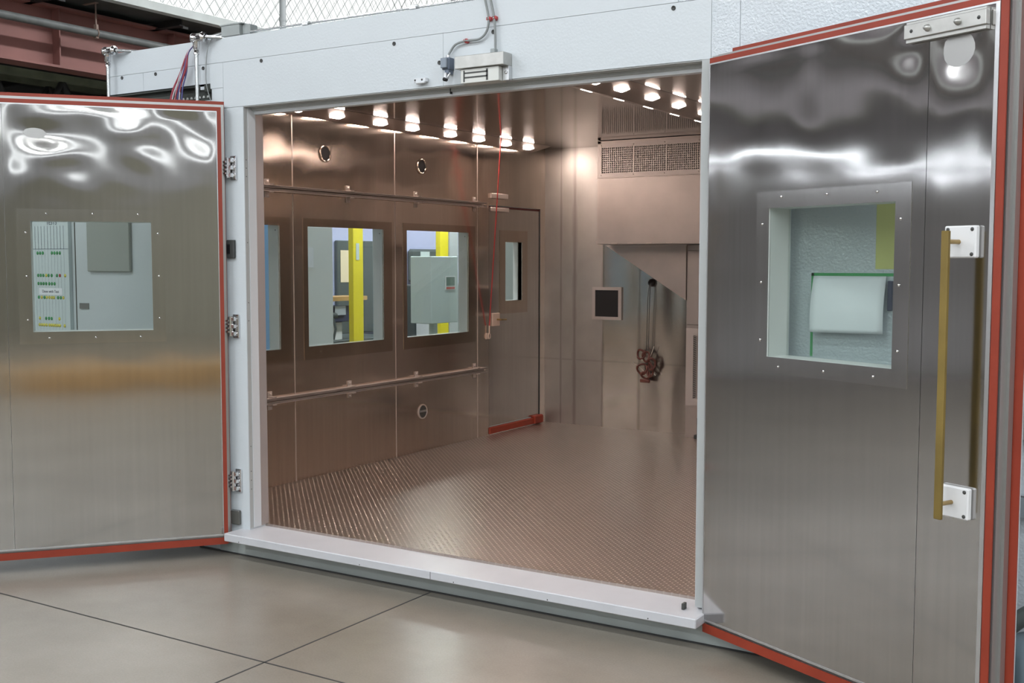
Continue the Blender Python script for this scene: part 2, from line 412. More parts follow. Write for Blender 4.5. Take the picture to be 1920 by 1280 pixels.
# opening frame: rebate, white bar, inner reveal
fr=MB()
yi=4.555
fr.mat(0).box(OX0-.012,OX0,YF+.004,YF+.03,.16,OZ1)                      # left grey rebate
fr.mat(1).box(OX0-.02,OX0+.004,YF+.03,YF+.085,.16,OZ1-.012)              # left white bar
fr.mat(2).box(OX0-.02,OX0+.001,YF+.085,yi+.02,.16,2.462)                 # inner steel reveal
fr.mat(0).box(OX0,OX1+.03,YF+.004,YF+.06,OZ1-.004,OZ1)                   # top soffit
fr.mat(0).box(OX0,OX1+.03,YF+.06,YF+.075,OZ1-.019,OZ1)
fr.mat(1).box(OX0,OX1+.03,YF+.075,YF+.12,OZ1-.036,OZ1-.004)
fr.mat(1).box(OX1,OX1+.05,YF+.07,YF+.12,.16,OZ1-.004)                    # right white bar
fr.mat(0).box(OX1+.03,OX1+.07,YF+.0,YF+.07,.16,OZ1)
fr.mat(3).box(-3.165-.001,-3.165+.001,YF+.055,YF+.074,OZ1-.03,OZ1-.001)
struct(fr.build('trim_4',[M['soffit'],M['white'],M['jamb_steel'],M['gap']]))
sw=MB()
for z in (2.20,2.155,2.11,1.75,1.42,1.32,.62,.48,.43,.38): sw.lathe((OX0-.001,YF+.016,z),'x',[(0,.003),(.0015,.003),(.002,0)],8)
struct(sw.build('trim_5',M['dark']))

# sill
s=MB(); s.box(-4.565,-1.78,4.295,YF+.13,.108,.152,b=.004)
s.mat(1).box(-3.158,-3.156,4.294,4.2955,.112,.148)
for x in (-4.45,-3.6,-3.02,-2.5,-2.0): s.lathe((x,4.2955,.118),(0,-1,0),[(0,.003),(.001,.003),(.0012,0)],8)
sill=s.build('door_sill',[M['sill'],M['gap']]); tag(sill,'white projecting sill running along the bottom of the open chamber doorway','sill')
cl=MB(); cl.box(-1.885,-1.872,YF-.045,YF-.015,.152,.180,b=.002)
# small clip on the right end of the sill
tag(cl.build('sill_clip',M['dark']),'small dark clip on the white sill beside the jamb','clip')

# ---- interior shell
fl=MB(); fl.box(XW,XR,YF+.12,YB,.10,ZF); struct(fl.build('floor_chamber',M['tread']))
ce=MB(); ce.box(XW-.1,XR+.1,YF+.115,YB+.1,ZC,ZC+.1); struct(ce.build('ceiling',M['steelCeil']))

def waves(seed,n,lmin,lmax):
    r=random.Random(seed); W=[]
    for i in range(n):
        lam=lmin*(lmax/lmin)**r.random(); th=r.random()*2*PI
        W.append((2*PI/lam*math.cos(th),2*PI/lam*math.sin(th),r.random()*2*PI,lam))
    return W
def wsum(W,u,v):
    return sum(lam*math.sin(a*u+b*v+p) for a,b,p,lam in W)/ (len(W)**.5)
def sstep(a,b,x):
    t=max(0,min(1,(x-a)/(b-a))); return t*t*(3-2*t)

WIN=[(5.05,5.423),(5.692,6.508),(6.79,7.622)]; WZ0,WZ1=1.067,1.882
DY0,DY1=7.93,8.784; DZ1=2.12
Ww=waves(5,12,.22,.75)
def wallfn(u,v):
    e=.15+.85*sstep(1.7,2.25,v)
    # panels pinned at the seams
    seam=min(abs(u-s_) for s_ in (4.55,5.553,6.65,7.757,8.87)); pin=sstep(0,.10,seam)*sstep(0,.06,ZC-v)
    return (XW+ e*pin*.0026*wsum(Ww,u,v*1.3)+ .0,u,v)
wl=MB()
wl.grid(YF+.12,YB,ZF,ZC,.03,.03,[(a,b,WZ0,WZ1) for a,b in WIN]+[(DY0,DY1,ZF-.01,DZ1)],wallfn)
wl.mat(1)
for y in (5.553,6.65,7.757): wl.box(XW-.004,XW+.0025,y-.003,y+.003,ZF,ZC)
struct(wl.build('wall_left',[M['steelWall'],M['rail']]))
# outer leaf of the left wall with window openings
wo=MB()
ys=[YF+.12]+[t for a in WIN for t in a]+[DY0,DY1,YB+.1]
for i in range(0,len(ys)-1,1):
    a,b=ys[i],ys[i+1]
    if (a,b) in WIN:
        wo.box(XW-.10,XW-.012,a,b,0,WZ0-.004); wo.box(XW-.10,XW-.012,a,b,WZ1+.004,ZC)
    elif (a,b)==(DY0,DY1): wo.box(XW-.10,XW-.012,a,b,DZ1,ZC)
    else: wo.box(XW-.10,XW-.012,a,b,0,ZC)
struct(wo.build('wall_left_outer',M['reveal']))
# windows: structure with rim + panes
for i,(a,b) in enumerate(WIN):
    r=MB()
    x=XW
    # rim ring in the yz plane
    o=[(a-.045,WZ0-.09),(b+.10,WZ0-.09),(b+.10,WZ1+.055),(a-.045,WZ1+.055)]; n=[(a,WZ0),(b,WZ0),(b,WZ1),(a,WZ1)]
    vs=[(x+.0035,*p) for p in o]+[(x+.0035,*p) for p in n]+[(x-.01,*p) for p in o]+[(x-.01,*p) for p in n]; fs=[]
    for k in range(4):
        q=(k+1)%4; fs+=[(k,q,4+q,4+k),(k,8+k,8+q,q),(4+k,4+q,12+q,12+k)]
    r.add(vs,fs)
    w_=struct(r.build('window_%d'%(i+1),M['steelFrame']))
    p=MB(); p.box(x-.016,x-.012,a-.02,b+.02,WZ0-.02,WZ1+.02); p.build('pane',M['glass'],w_)
    p=MB(); p.box(x-.098,x-.094,a+.001,b-.001,WZ0+.001,WZ1-.001); p.build('pane',M['glass'],w_)
    h=MB(); h.lathe((x-.03,b-.004,WZ1-.03),(0,-1,0),[(0,.004),(.002,.004),(.003,0)],8); h.build('screw',M['dark'],w_)

# back wall, right wall, front inner wall
Wb=waves(11,12,.25,.8)
def backfn(u,v):
    e=.05+.95*sstep(-4.45,-4.0,u); pin=sstep(0,.06,v-ZF)*sstep(0,.05,ZC-v)
    return (u,YB+e*pin*.0075*wsum(Wb,u*1.5,v*.45),v)
bw=MB(); bw.grid(-4.60,XR,ZF,ZC,.03,.03,[],backfn); struct(bw.build('wall_back',M['back']))
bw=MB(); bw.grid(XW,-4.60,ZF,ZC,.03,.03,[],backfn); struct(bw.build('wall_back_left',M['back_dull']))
rw=MB(); rw.box(XR,XR+.1,YF+.12,YB+.1,.10,ZC); struct(rw.build('wall_right',M['steelDoor']))
fi=MB(); fi.box(XW,OX0,YF+.125,YF+.135,ZF,ZC); fi.box(OX1,XR,YF+.125,YF+.135,ZF,ZC); fi.box(OX0,OX1,YF+.125,YF+.135,2.462,ZC)
struct(fi.build('wall_front_inner',M['steelDoor']))

# ---- inner service door
d=empty('inner_door',(XW,DY0,ZF)); tag(d,'plain stainless steel personnel door with a narrow window in the left chamber wall','door')
def inl(mb,name,mat,loc=(XW,DY0,ZF),parent=d):
    o=mb.build(name,mat,parent); o.location=(-loc[0],-loc[1],-loc[2]) ; return o
vy0,vy1,vz0,vz1=8.20,8.478,1.305,1.815
Wd=waves(21,8,.3,.9)
m=MB(); m.grid(DY0+.006,DY1-.006,ZF+.07,DZ1-.022,.035,.035,[(vy0,vy1,vz0,vz1)],lambda u,v:(XW-.008+.0006*wsum(Wd,u,v),u,v))
m.mat(1).box(XW-.10,XW-.012,DY0+.006,vy0,ZF+.07,DZ1-.022); m.box(XW-.10,XW-.012,vy1,DY1-.006,ZF+.07,DZ1-.022)
m.box(XW-.10,XW-.012,vy0,vy1,ZF+.07,vz0); m.box(XW-.10,XW-.012,vy0,vy1,vz1,DZ1-.022)
inl(m,'door_leaf',[M['steelDoor'],M['reveal']])
m=MB(); m.box(XW-.03,XW-.004,DY0+.004,DY1-.004,DZ1-.02,DZ1-.004); inl(m,'head_seal',plain('dark_red_seal',(.12,.012,.01),.6))
m=MB(); m.box(XW-.03,XW+.012,DY0,DY1-.01,ZF+.004,ZF+.062,b=.006); m.box(XW-.02,XW+.03,DY1-.13,DY1+.02,ZF+.006,ZF+.08,b=.008); inl(m,'bottom_seal',M['seal'])
m=MB(); m.box(XW-.03,XW-.026,vy0-.01,vy1+.01,vz0-.01,vz1+.01); inl(m,'window_pane',M['glass'])
m=MB()
o=[(vy0-.09,vz0-.11),(vy1+.09,vz0-.11),(vy1+.09,vz1+.10),(vy0-.09,vz1+.10)]; n=[(vy0,vz0),(vy1,vz0),(vy1,vz1),(vy0,vz1)]
vs=[(XW-.004,*p) for p in o]+[(XW-.004,*p) for p in n]+[(XW-.010,*p) for p in o]+[(XW-.05,*p) for p in n]; fs=[]
for k in range(4):
    q=(k+1)%4; fs+=[(k,q,4+q,4+k),(k,8+k,8+q,q),(4+k,4+q,12+q,12+k)]
m.add(vs,fs); inl(m,'window_frame',M['steelFrame'])
m=MB(); m.box(XW-.008,XW+.008,7.978,8.095,1.095,1.205,b=.004); hp=inl(m,'handle_plate',M['wplate'])
m=MB(); m.tube([(XW,8.05,1.15),(XW+.055,8.05,1.15)],.008); m.tube([(XW+.05,8.05,1.15),(XW+.055,8.12,1.148)],.007); inl(m,'handle',M['brass'])
m=MB(); m.box(XW-.008,XW+.012,7.95,8.235,2.072,2.105,b=.002); inl(m,'strike_bar',M['rail'])
# dark gaps around leaf
m=MB(); m.box(XW-.05,XW-.002,DY0,DY0+.006,ZF,DZ1); m.box(XW-.05,XW-.002,DY1-.006,DY1,ZF,DZ1); inl(m,'frame_gap',M['gap'])
m=MB(); m.box(XW-.002,XW+.02,7.95,8.21,2.182,2.222,b=.002); o_=m.build('catch_plate',M['rail']); tag(o_,'small steel catch plate above the inner service door','catch plate')

# ---- rails (strut channels) on the left wall
for zz,lab in ((2.118,'upper long steel strut rail fixed to the left chamber wall above the windows'),(.737,'lower long steel strut rail fixed to the left chamber wall below the windows')):
    e=empty('strut_rail',(XW,5.0,zz)); tag(e,lab,'rail','strut rails on the left chamber wall')
    m=MB(); m.box(.004,.010,-.45,2.84,-.020,.020); m.box(.010,.045,-.45,2.84,.010,.020); m.box(.010,.045,-.45,2.84,-.020,-.010)
    m.box(.038,.045,-.45,2.84,.006,.014); m.box(.038,.045,-.45,2.84,-.014,-.006)
    m.build('channel',M['rail'],e)
    for y in (5.31,6.108,6.90,7.705):
        m=MB(); m.box(.002,.008,y-5-.02,y-5+.02,-.06,.06,b=.001); m.box(.006,.05,y-5-.018,y-5+.018,.021,.028); m.box(.006,.05,y-5-.018,y-5+.018,-.028,-.021)
        m.lathe((.008,y-5,.045),'x',[(0,.008),(.006,.008),(.007,0)],6); m.lathe((.008,y-5,-.045),'x',[(0,.008),(.006,.008),(.007,0)],6)
        m.build('bracket',M['rail'],e)

# ---- round ports
for (y,z,lab) in ((5.877,2.383,'round dark port high on the left chamber wall, nearer the doorway'),(6.983,2.375,'round dark port high on the left chamber wall above the third window'),(6.981,.476,'round steel port with flap low on the left chamber wall below the rail')):
    e=empty('cable_port',(XW,y,z)); tag(e,lab,'port','round ports in the left chamber wall')
    m=MB(); m.lathe((0,0,0),'x',[(0,.058),(.008,.058),(.010,.055),(.010,.050),(0.004,.048)],32); m.build('ring',M['steelFrame'] if z>1 else M['rail'],e)
    m=MB(); m.lathe((0.005,0,0),'x',[(0,.049),(.001,0)],32); m.build('hole_shade',M['black'] if z>1 else M['dark'],e)  # flat dark disc stands in for shade in the uncut hole
    if z<1:
        m=MB(); m.box(.006,.010,-.042,.042,-.004,.012); m.build('flap',M['alu'],e)

# ---- light strips (valances) with halogen lenses
def lightstrip(dx,y0,y1,ylist,label,zs=0):
    e=empty('light_strip',(XW+dx,y0,ZC)); tag(e,label,'light strip','lamp strips in the chamber')
    prof=[(.215,-.001),(.003,-.047),(.003,-.001)] if dx==0 else [(.39,-.001),(.20,-.056),(.0,-.001)]
    m=MB()
    m.poly([(a,b) for a,b in prof],0,y1-y0,'y'); m.build('housing',M['valance'],e)
    for (i,y),k2 in [((i,y),k2) for i,y in enumerate(ylist) for k2 in (0,)]:
        if dx==0:
            cx,cz=.095,-.030; ang=math.atan2(.046,.212)
        elif k2==0: cx,cz=.295,-.0295; ang=math.atan2(.055,.19)
        else: cx,cz=.10,-.029; ang=-math.atan2(.055,.20)
        h=.026; t=.048
        ca,sa=math.cos(ang),math.sin(ang)
        # lens proud of the sloped face
        def pt(a,b,n): return (cx+a*ca+n*sa, y-y0+b, cz+a*sa-n*ca)
        m=MB(); m.add([pt(-h,-t,.003),pt(h,-t,.003),pt(h,t,.003),pt(-h,t,.003),pt(-h,-t,-.001),pt(h,-t,-.001),pt(h,t,-.001),pt(-h,t,-.001)],[(0,1,2,3),(0,4,5,1),(1,5,6,2),(2,6,7,3),(3,7,4,0)])
        ln=m.build('lamp_lens',M['halogen'],e)
    if dx:  # glowing dashes added for a bright reflection on the left wall
        for j in range(8):
            ya=.35+.42*j; m=MB()
            m.add([(.060,ya,-.0202),(.076,ya,-.0246),(.076,ya+.11,-.0246),(.060,ya+.11,-.0202),(.060,ya,-.014),(.076,ya,-.014),(.076,ya+.11,-.014),(.060,ya+.11,-.014)],[(0,1,2,3),(0,4,5,1),(1,5,6,2),(2,6,7,3),(3,7,4,0)])
            m.build('glow_dash',M['added_glow'],e)
    return e
lightstrip(0,YF+.14,8.62,[4.75,5.12,5.50,5.90,6.37,6.75,7.24,7.64,8.05,8.42],'light strip of small bright lamps along the top of the left chamber wall')
lightstrip(2.0,YF+.14,8.35,[4.75,5.15,5.50,5.82,6.23,6.63,7.05,7.5,7.95],'strip of small bright lamps hung from the ceiling, above the air unit grille')

# ---- air unit
e=empty('air_unit',(-4.44,8.45,1.79)); tag(e,'box shaped steel air unit with wide grille under the chamber ceiling','air conditioner')
def al(mb,name,mat,par=e,org=(-4.44,8.45,1.79)):
    o=mb.build(name,mat,par); o.location=(-org[0],-org[1],-org[2]); return o
m=MB(); x0,x1=-4.44,-3.455
m.box(x0,x1,8.45,YB-.01,1.79,2.37); m.box(x0,x0+.03,8.45,YB-.01,2.37,ZC-.004); m.box(x1-.03,x1,8.45,YB-.01,2.37,ZC-.004); m.box(x0,x1,8.45,YB-.01,2.615,ZC-.004)
m.box(x0,x1,8.8,YB-.01,2.37,2.615)
al(m,'casing',M['unit'])
m=MB(); m.box(x0-.004,x1,8.437,8.449,1.795,1.822); al(m,'lower_flange',M['unit'])
m=MB(); m.box(x0-.006,x1,8.44,8.449,2.345,2.352); al(m,'upper_lip',M['unit'])
m=MB(); m.frame(-4.432,-3.485,2.352,2.632,-4.395,-3.515,2.385,2.600,8.436,8.449)
for x in (-4.40,-4.1,-3.82,-3.52): m.lathe((x,8.436,2.617),(0,-1,0),[(0,.005),(.002,.004),(.003,0)],8); m.lathe((x,8.436,2.368),(0,-1,0),[(0,.005),(.002,.004),(.003,0)],8)
gf=al(m,'grille_frame',M['unitframe'])
for (a,b) in ((-4.395,-4.105),(-4.095,-3.81),(-3.80,-3.515)):
    m=MB(); nx=16
    for i in range(nx+1): x=a+(b-a)*i/nx; m.box(x-.0035,x+.0035,8.441,8.455,2.385,2.600)
    for i in range(13): z=2.385+.215*i/12; m.box(a,b,8.443,8.453,z-.0035,z+.0035)
    m.box(b,min(b+.01,-3.515),8.440,8.455,2.385,2.6)
    gg=m.build('grille',M['unitframe'],gf)
m=MB(); m.box(-4.40,-3.51,8.56,8.57,2.372,2.612); al(m,'recess_shade',M['dark'])  # dark sheet stands in for the shade behind the grille
for x in (-4.27,-4.12,-3.95,-3.77):
    m=MB(); m.box(x-.025,x+.025,8.432,8.437,1.796,1.803); al(m,'latch',M['rail'])

e2=empty('duct_gusset',(-4.42,8.55,1.79)); tag(e2,'triangular sloping steel duct panel below the air unit','duct')
m=MB(); m.poly([(-4.415,1.788),(-3.755,1.788),(-3.755,1.30),(-3.70,1.30),(-3.70,1.788)] if False else [(-4.49,1.788),(-3.730,1.788),(-3.730,1.323)],8.694,YB-.006,'y')
o_=m.build('sloped_panel',M['unit'],e2); o_.location=(4.42,-8.55,-1.79)
m=MB(); m.box(-4.46,-3.722,8.687,8.693,1.774,1.7885); o_=m.build('top_flange',M['unitframe'],e2); o_.location=(4.42,-8.55,-1.79)

e3=empty('return_duct',(-3.76,8.72,ZF)); tag(e3,'upright steel return duct with perforated plate beside the back wall','duct')
def dl(mb,name,mat): o=mb.build(name,mat,e3); o.location=(3.76,-8.72,-ZF); return o
m=MB(); m.box(-3.733,-3.2,8.72,YB-.006,.42,1.785); m.box(-3.733,-3.62,8.72,YB-.006,ZF+.002,.42); dl(m,'casing',M['unit'])
m=MB(); m.box(-3.725,-3.2,8.705,8.719,1.12,1.74,b=.003); dl(m,'access_panel',M['unit'])
m=MB(); m.frame(-3.725,-3.2,.44,1.09,-3.66,-3.25,.50,1.03,8.70,8.719); pf_=dl(m,'panel_frame',M['unitframe'])
m=MB()
for i in range(34):
    z=.505+.0157*i
    for k in range(9):
        x=-3.665+.046*k
        m.poly([(x,z),(x+.014,z),(x+.038,z+.013),(x+.024,z+.013)],8.703,8.706,'y')
m.build('perforation',M['dark'],pf_)
m=MB(); m.box(-3.70,-3.2,8.71,8.7185,.46,1.07); m.build('perforated_plate',M['unit'],pf_)
m=MB(); m.box(-3.60,-3.3,8.66,8.86,.22,.30,b=.004); m.tube([(-3.60,8.68,.20),(-3.60,8.68,.34)],.01); m.box(-3.63,-3.57,8.66,8.70,ZF+.002,.20,b=.004)
o_=m.build('floor_valve',M['dark']); tag(o_,'small dark valve block on the floor beside the return duct','valve')

# ---- back wall items
e=empty('back_window',(-4.552,YB,1.275)); tag(e,'small square black window with pale steel frame in the back chamber wall','window')
m=MB(); m.frame(-.145,.145,-.145,.145,-.115,.115,-.118,.118,-.022,-.004); m.build('frame',M['unitframe'],e)
m=MB(); m.box(-.118,.118,-.012,-.006,-.12,.12); m.build('pane',M['black'],e)
e=empty('hanging_cable',(-4.115,YB-.03,1.463)); tag(e,'dark cable dangling from a port on the back wall with knotted brown loops','cable')
m=MB(); m.lathe((0,.028,0),(0,-1,0),[(0,.035),(.02,.035),(.035,.026),(.045,.0)],20); m.build('grommet',M['black'],e)
m=MB()
for k,dx in enumerate((-.008,.008)): m.tube(bez([(dx*.5,-.02,-.01),(dx-.005,-.035,-.12),(dx-.012,-.03,-.35),(dx-.02,-.03,-.62)]),.003,6)
m.build('cable',M['dark'],e)
m=MB(); r=random.Random(3)
for (cx,cz,ra,rb) in ((-.07,-.62,.035,.04),(-.02,-.64,.03,.045),(.035,-.70,.03,.05),(-.055,-.75,.045,.045),(-.02,-.80,.04,.03),(.02,-.75,.025,.06)):
    ph=r.random()*3
    m.tube([(cx+ra*math.cos(t*PI/8+ph),-.05-.012*math.sin(t*PI/4),cz+rb*math.sin(t*PI/8+ph)) for t in range(17)],.0095,7)
m.box(-.075,.02,-.06,-.035,-.865,-.835,b=.006); m.build('cable_loops',M['rust'],e)
m=MB(); m.tube(bez([(-.16,-.02,-.70),(-.08,-.03,-.74),(-.03,-.04,-.78)]),.003,6); m.tube(bez([(.04,-.02,-.55),(.0,-.03,-.70),(.06,-.03,-.80)]),.003,6); m.build('thin_wire',M['rail'],e)

# red pull cord
e=empty('pull_cord',(XW,7.91,1.02)); tag(e,'thin red pull cord running from the ceiling to a ring by the service door','cord')
m=MB(); m.tube([(.245,-.17,ZC-1.025),(.018,.0,.08)],.0045,6); m.build('cord',M['cord'],e)
m=MB(); m.tube([(.018,0,.085),(.018,0,.02)],.005,6); m.tube([(.018,.018*math.cos(t*PI/8),-.005+.022*math.sin(t*PI/8)) for t in range(17)],.004,6); m.box(.0,.006,-.03,.02,-.03,.02,b=.001); m.build('ring',M['wplate'],e)

# ------------------------------------------------------------------ big doors
DZ0,DZT=.13,2.455
SCR=[(.318,1.795),(.317,1.568),(.317,1.341),(.974,1.796),(.974,1.568),(.974,1.340),(.417,1.897),(.644,1.896),(.872,1.894),(.417,1.242),(.644,1.243),(.873,1.243)]
def bigdoor(name,loc,ang,s,mat,label,wseed,amp,fnenv,bumps,ho=1):
    """local x from the hinge to the free edge, local y*s away from the viewer (into the leaf)"""
    e=empty(name,(loc[0],loc[1],0),ang); tag(e,label,'door','big chamber doors')
    hu0,hu1,hz0,hz1=.352,.951,1.277,1.856
    W=waves(wseed,14,.2,.8)
    def fn(u,v):
        pin=sstep(0,.05,u)*sstep(0,.06,1.31-u)*sstep(0,.035,DZT-v)*sstep(0,.05,v-DZ0)*sstep(0,.05,abs(u-1.072))
        near=sstep(0,.12,max(hu0-.065-u,u-hu1-.067,hz0-.064-v,v-hz1-.064))
        h=fnenv(v)*amp*wsum(W,u,v*1.25)
        for (bu,bv,ru,rv,ba) in bumps: h+=ba*math.exp(-((u-bu)/ru)**2-((v-bv)/rv)**2)
        return (u, -s*.0005 + s*h*pin*near, v)
    m=MB(); m.grid(0,1.071,DZ0,DZT,.018,.018,[(hu0,hu1,hz0,hz1)],fn); m.build('face_sheet',mat,e)
    m=MB(); m.grid(1.073,1.315,DZ0,DZT,.018,.018,[],fn); m.build('face_sheet',mat,e)
    m=MB(); m.frame(.287,1.017,1.213,1.920,hu0,hu1,hz0,hz1,-s*.0022,-s*.0002); rim=m.build('window_rim',M['steelRim'] if s>0 else M['steelRimL'],e)
    m=MB(); m.frame(hu0-.004,hu1+.004,hz0-.004,hz1+.004,hu0,hu1,hz0,hz1,s*.001,s*.118); m.build('window_reveal',M['reveal'],rim)
    for yy in (.006,.108):
        m=MB(); m.box(hu0,hu1,min(s*yy,s*(yy+.004)),max(s*yy,s*(yy+.004)),hz0,hz1); m.build('window_pane',M['glass'],rim)
    for (u,z) in SCR:
        m=MB(); m.lathe((u,-s*.003,z),(0,-s,0),[(0,.006),(.0025,.005),(.004,.0)],10); m.build('screw',M['screw'],rim)
    # edge trim angle
    m=MB(); m.frame(0.0,1.330,DZ0-.008,DZT+.006,.004,1.315,DZ0,DZT,-s*.002,s*.004)
    m.build('edge_trim',M['alu'],e)
    # core body
    m=MB(); m.frame(0,1.335,DZ0-.01,DZT+.01,hu0-.004,hu1+.004,hz0-.004,hz1+.004,s*.004,s*.045); m.build('door_core',M['channel'],e)
    # inner seal fin
    m=MB(); m.frame(-.022*ho,1.358,DZ0-.058,DZT+.028,0.002*ho,1.331,DZ0-.020,DZT+.007,s*.001,s*.006); m.build('inner_seal',M['seal'],e)
    # grey stepped channel
    m=MB(); m.frame(-.040*ho,1.372,DZ0-.045,DZT+.047,.002,1.33,DZ0-.006,DZT+.004,s*.045,s*.07)
    m.frame(-.030*ho,1.362,DZ0-.040,DZT+.037,.002,1.33,DZ0-.006,DZT+.004,s*.014,s*.045)
    m.build('edge_channel',M['channel'],e)
    m=MB(); m.frame(-.062*ho,1.40,DZ0-.070,DZT+.068,-.0,1.33,DZ0-.0,DZT+.0,s*.072,s*.077); m.build('outer_seal',M['seal'],e)
    m=MB(); m.frame(-.038*ho,1.372,DZ0-.035,DZT+.04,hu0-.004,hu1+.004,hz0-.004,hz1+.004,s*.079,s*.125); m.build('outer_skin',M['facade'],e)
    return e
envR=lambda v: .12+.9*sstep(1.6,1.95,v)
dr=bigdoor('chamber_door',(-1.79,4.39),aR,1,M['steelR'],'right open stainless chamber door with ochre pull bar, window and hanging paper behind',31,.0016,envR,
  [(1.18,2.33,.10,.10,.006),(1.0,2.36,.07,.07,.004),(.55,2.30,.06,.10,.0025)],0)
envL=lambda v: .12+.6*sstep(1.4,1.9,v)+2.6*sstep(1.95,2.2,v)
dl_=bigdoor('chamber_door',(-4.62,4.35),aL,-1,M['steelL'],'left open stainless chamber door, cut off by the photo edge, test chart seen through its window',47,.0016,envL,
  [(.90,2.30,.10,.07,.005),(.80,2.2,.12,.06,-.003),(.45,2.33,.10,.05,-.003)])

# right door fittings
def screws4(m,u0,u1,z0,z1,y): 
    for u in (u0,u1):
        for z in (z0,z1): MB().lathe((u,y,z),(0,-1,0),[(0,.0065),(.001,.0065),(.003,.0035),(.003,0)],10).build('screw',M['dark'],m)
for (zc,tilt) in ((1.713,0),(.861,0)):
    m=MB(); m.box(1.166,1.284,-.024,-.002,zc-.052,zc+.052,b=.004); pp=m.build('mounting_plate',M['plate'],dr)
    screws4(pp,1.180,1.270,zc-.040,zc+.040,-.024)
    m=MB(); m.tube([(1.222,-.024,zc),(1.222,-.028,zc),(1.222,-.085,zc)],.0075,12); m.build('standoff_rod',M['brass'],dr)
m=MB(); m.box(1.2085,1.2355,-.097,-.083,.812,1.748,b=.002); m.build('pull_bar',M['bar'],dr)
m=MB(); m.box(.990,1.300,-.030,-.006,2.392,2.440,b=.002); m.box(.994,1.296,-.022,-.002,2.380,2.448)
br=m.build('strike_bracket',M['alu_dull'],dr)
for u in (1.085,1.20): MB().lathe((u,-.030,2.416),(0,-1,0),[(0,.012),(.003,.012),(.006,.009),(.014,.008),(.015,0)],12).build('bolt',M['alu_dull'],br)
for u in (1.02,1.275): MB().lathe((u,-.030,2.416),(0,-1,0),[(0,.006),(.001,.006),(.002,0)],10).build('screw',M['dark'],br)

# left door hinges
for z in (2.158,1.289,.424):
    m=MB()
    hx,hy=-4.575,YF
    m.box(hx-.022,hx+.022,hy-.012,hy-.001,z-.065,z+.065,b=.003)
    m.tube([(hx-.016,hy-.03,z-.055),(hx-.016,hy-.03,z+.055)],.012,12)
    for k in (-.04,0,.04): m.box(hx-.035,hx+.012,hy-.036,hy-.010,z+k-.012,z+k+.012,b=.003); m.lathe((hx+.008,hy-.012,z+k),(0,-1,0),[(0,.009),(.004,.008),(.006,0)],10)
    for k in (-.03,-.01,.012,.032): m.box(hx-.075,hx-.02,hy-.05,hy-.028,z+k-.004,z+k+.004)
    o_=m.build('hinge',M['chrome'],dl_); o_.parent=dl_
    bpy.context.view_layer.update()
    o_.matrix_parent_inverse=dl_.matrix_world.inverted()
# keepers on the pier
m=MB(); m.box(-4.628,-4.572,YF-.02,YF-.001,1.665,1.765,b=.003); m.mat(1).box(-4.62,-4.60,YF-.024,YF-.019,1.69,1.74); tag(m.build('door_keeper',[M['dark'],M['black']]),'dark latch keeper on the white pier between the two upper hinges','keeper')
m=MB(); m.box(-4.628,-4.565,YF-.02,YF-.001,.175,.255,b=.003); m.mat(1).box(-4.628,-4.565,YF-.021,YF-.018,.249,.256); tag(m.build('door_keeper',[plain('keeper_grey',(.10,.10,.09),.5),M['alu']]),'dark grey plate low on the white pier above the sill','keeper')

# ------------------------------------------------------------------ fittings on the facade
e=empty('magnetic_lock',(-2.92,YF,2.52)); tag(e,'steel magnetic door lock with black striped face above the doorway','lock')
def ml(mb,n,mt,par=e,o=(-2.92,YF,2.52)): q=mb.build(n,mt,par); q.location=(-o[0],-o[1],-o[2]); return q
m=MB(); m.box(-3.045,-2.775,YF-.078,YF-.001,2.545,2.603,b=.002); ml(m,'cover',M['alu_dull'])
m=MB(); m.box(-3.02,-2.81,YF-.062,YF-.001,2.478,2.543,b=.001); ml(m,'magnet_body',plain('cream_steel',(.60,.61,.58),.4,metal=.3))
m=MB(); yy=YF-.0635
m.box(-3.005,-2.998,yy,yy+.002,2.484,2.536); m.box(-2.878,-2.868,yy,yy+.002,2.484,2.536)
m.box(-3.0,-2.87,yy,yy+.002,2.521,2.528); m.box(-3.0,-2.87,yy,yy+.002,2.500,2.507); ml(m,'magnet_face',M['dark'])
m=MB(); m.box(-2.808,-2.775,YF-.03,YF-.001,2.480,2.545,b=.001); m.lathe((-2.79,YF-.03,2.515),(0,-1,0),[(0,.008),(.004,.007),(.005,0)],10); ml(m,'side_bracket',M['alu'])
m=MB(); m.box(-2.868,-2.843,YF-.045,YF-.015,2.603,2.628,b=.003); ml(m,'cable_gland',M['boxgrey'])
e=empty('limit_switch',(-3.12,YF,2.56)); tag(e,'small blue grey limit switch with roller arm beside the magnetic lock','switch')
def sl(mb,n,mt): return ml(mb,n,mt,e,(-3.12,YF,2.56))
m=MB(); m.box(-3.142,-3.100,YF-.045,YF-.001,2.555,2.612,b=.003); sl(m,'body',M['bluegrey'])
m=MB(); m.box(-3.140,-3.106,YF-.060,YF-.045,2.562,2.608,b=.002); sl(m,'cover',plain('switch_cover',(.22,.26,.31),.35))
m=MB(); m.box(-3.128,-3.104,YF-.042,YF-.005,2.535,2.556,b=.002); sl(m,'head',M['bluegrey'])
m=MB(); m.tube([(-3.115,YF-.03,2.611),(-3.115,YF-.03,2.624)],.010); sl(m,'cable_gland',M['alu'])
m=MB(); m.box(-3.124,-3.110,YF-.055,YF-.03,2.512,2.54,b=.001); m.tube([(-3.105,YF-.03,2.54),(-3.115,YF-.045,2.512)],.005); sl(m,'roller_arm',M['alu'])
m=MB(); m.lathe((-3.118,YF-.06,2.508),'y',[(0,.0),(0,.009),(.02,.009),(.02,0)],16); sl(m,'roller',M['black'])
m=MB(); m.box(-3.325,-3.252,YF-.024,YF-.001,2.513,2.534,b=.003); m.box(-3.31,-3.255,YF-.03,YF-.02,2.506,2.516,b=.002)
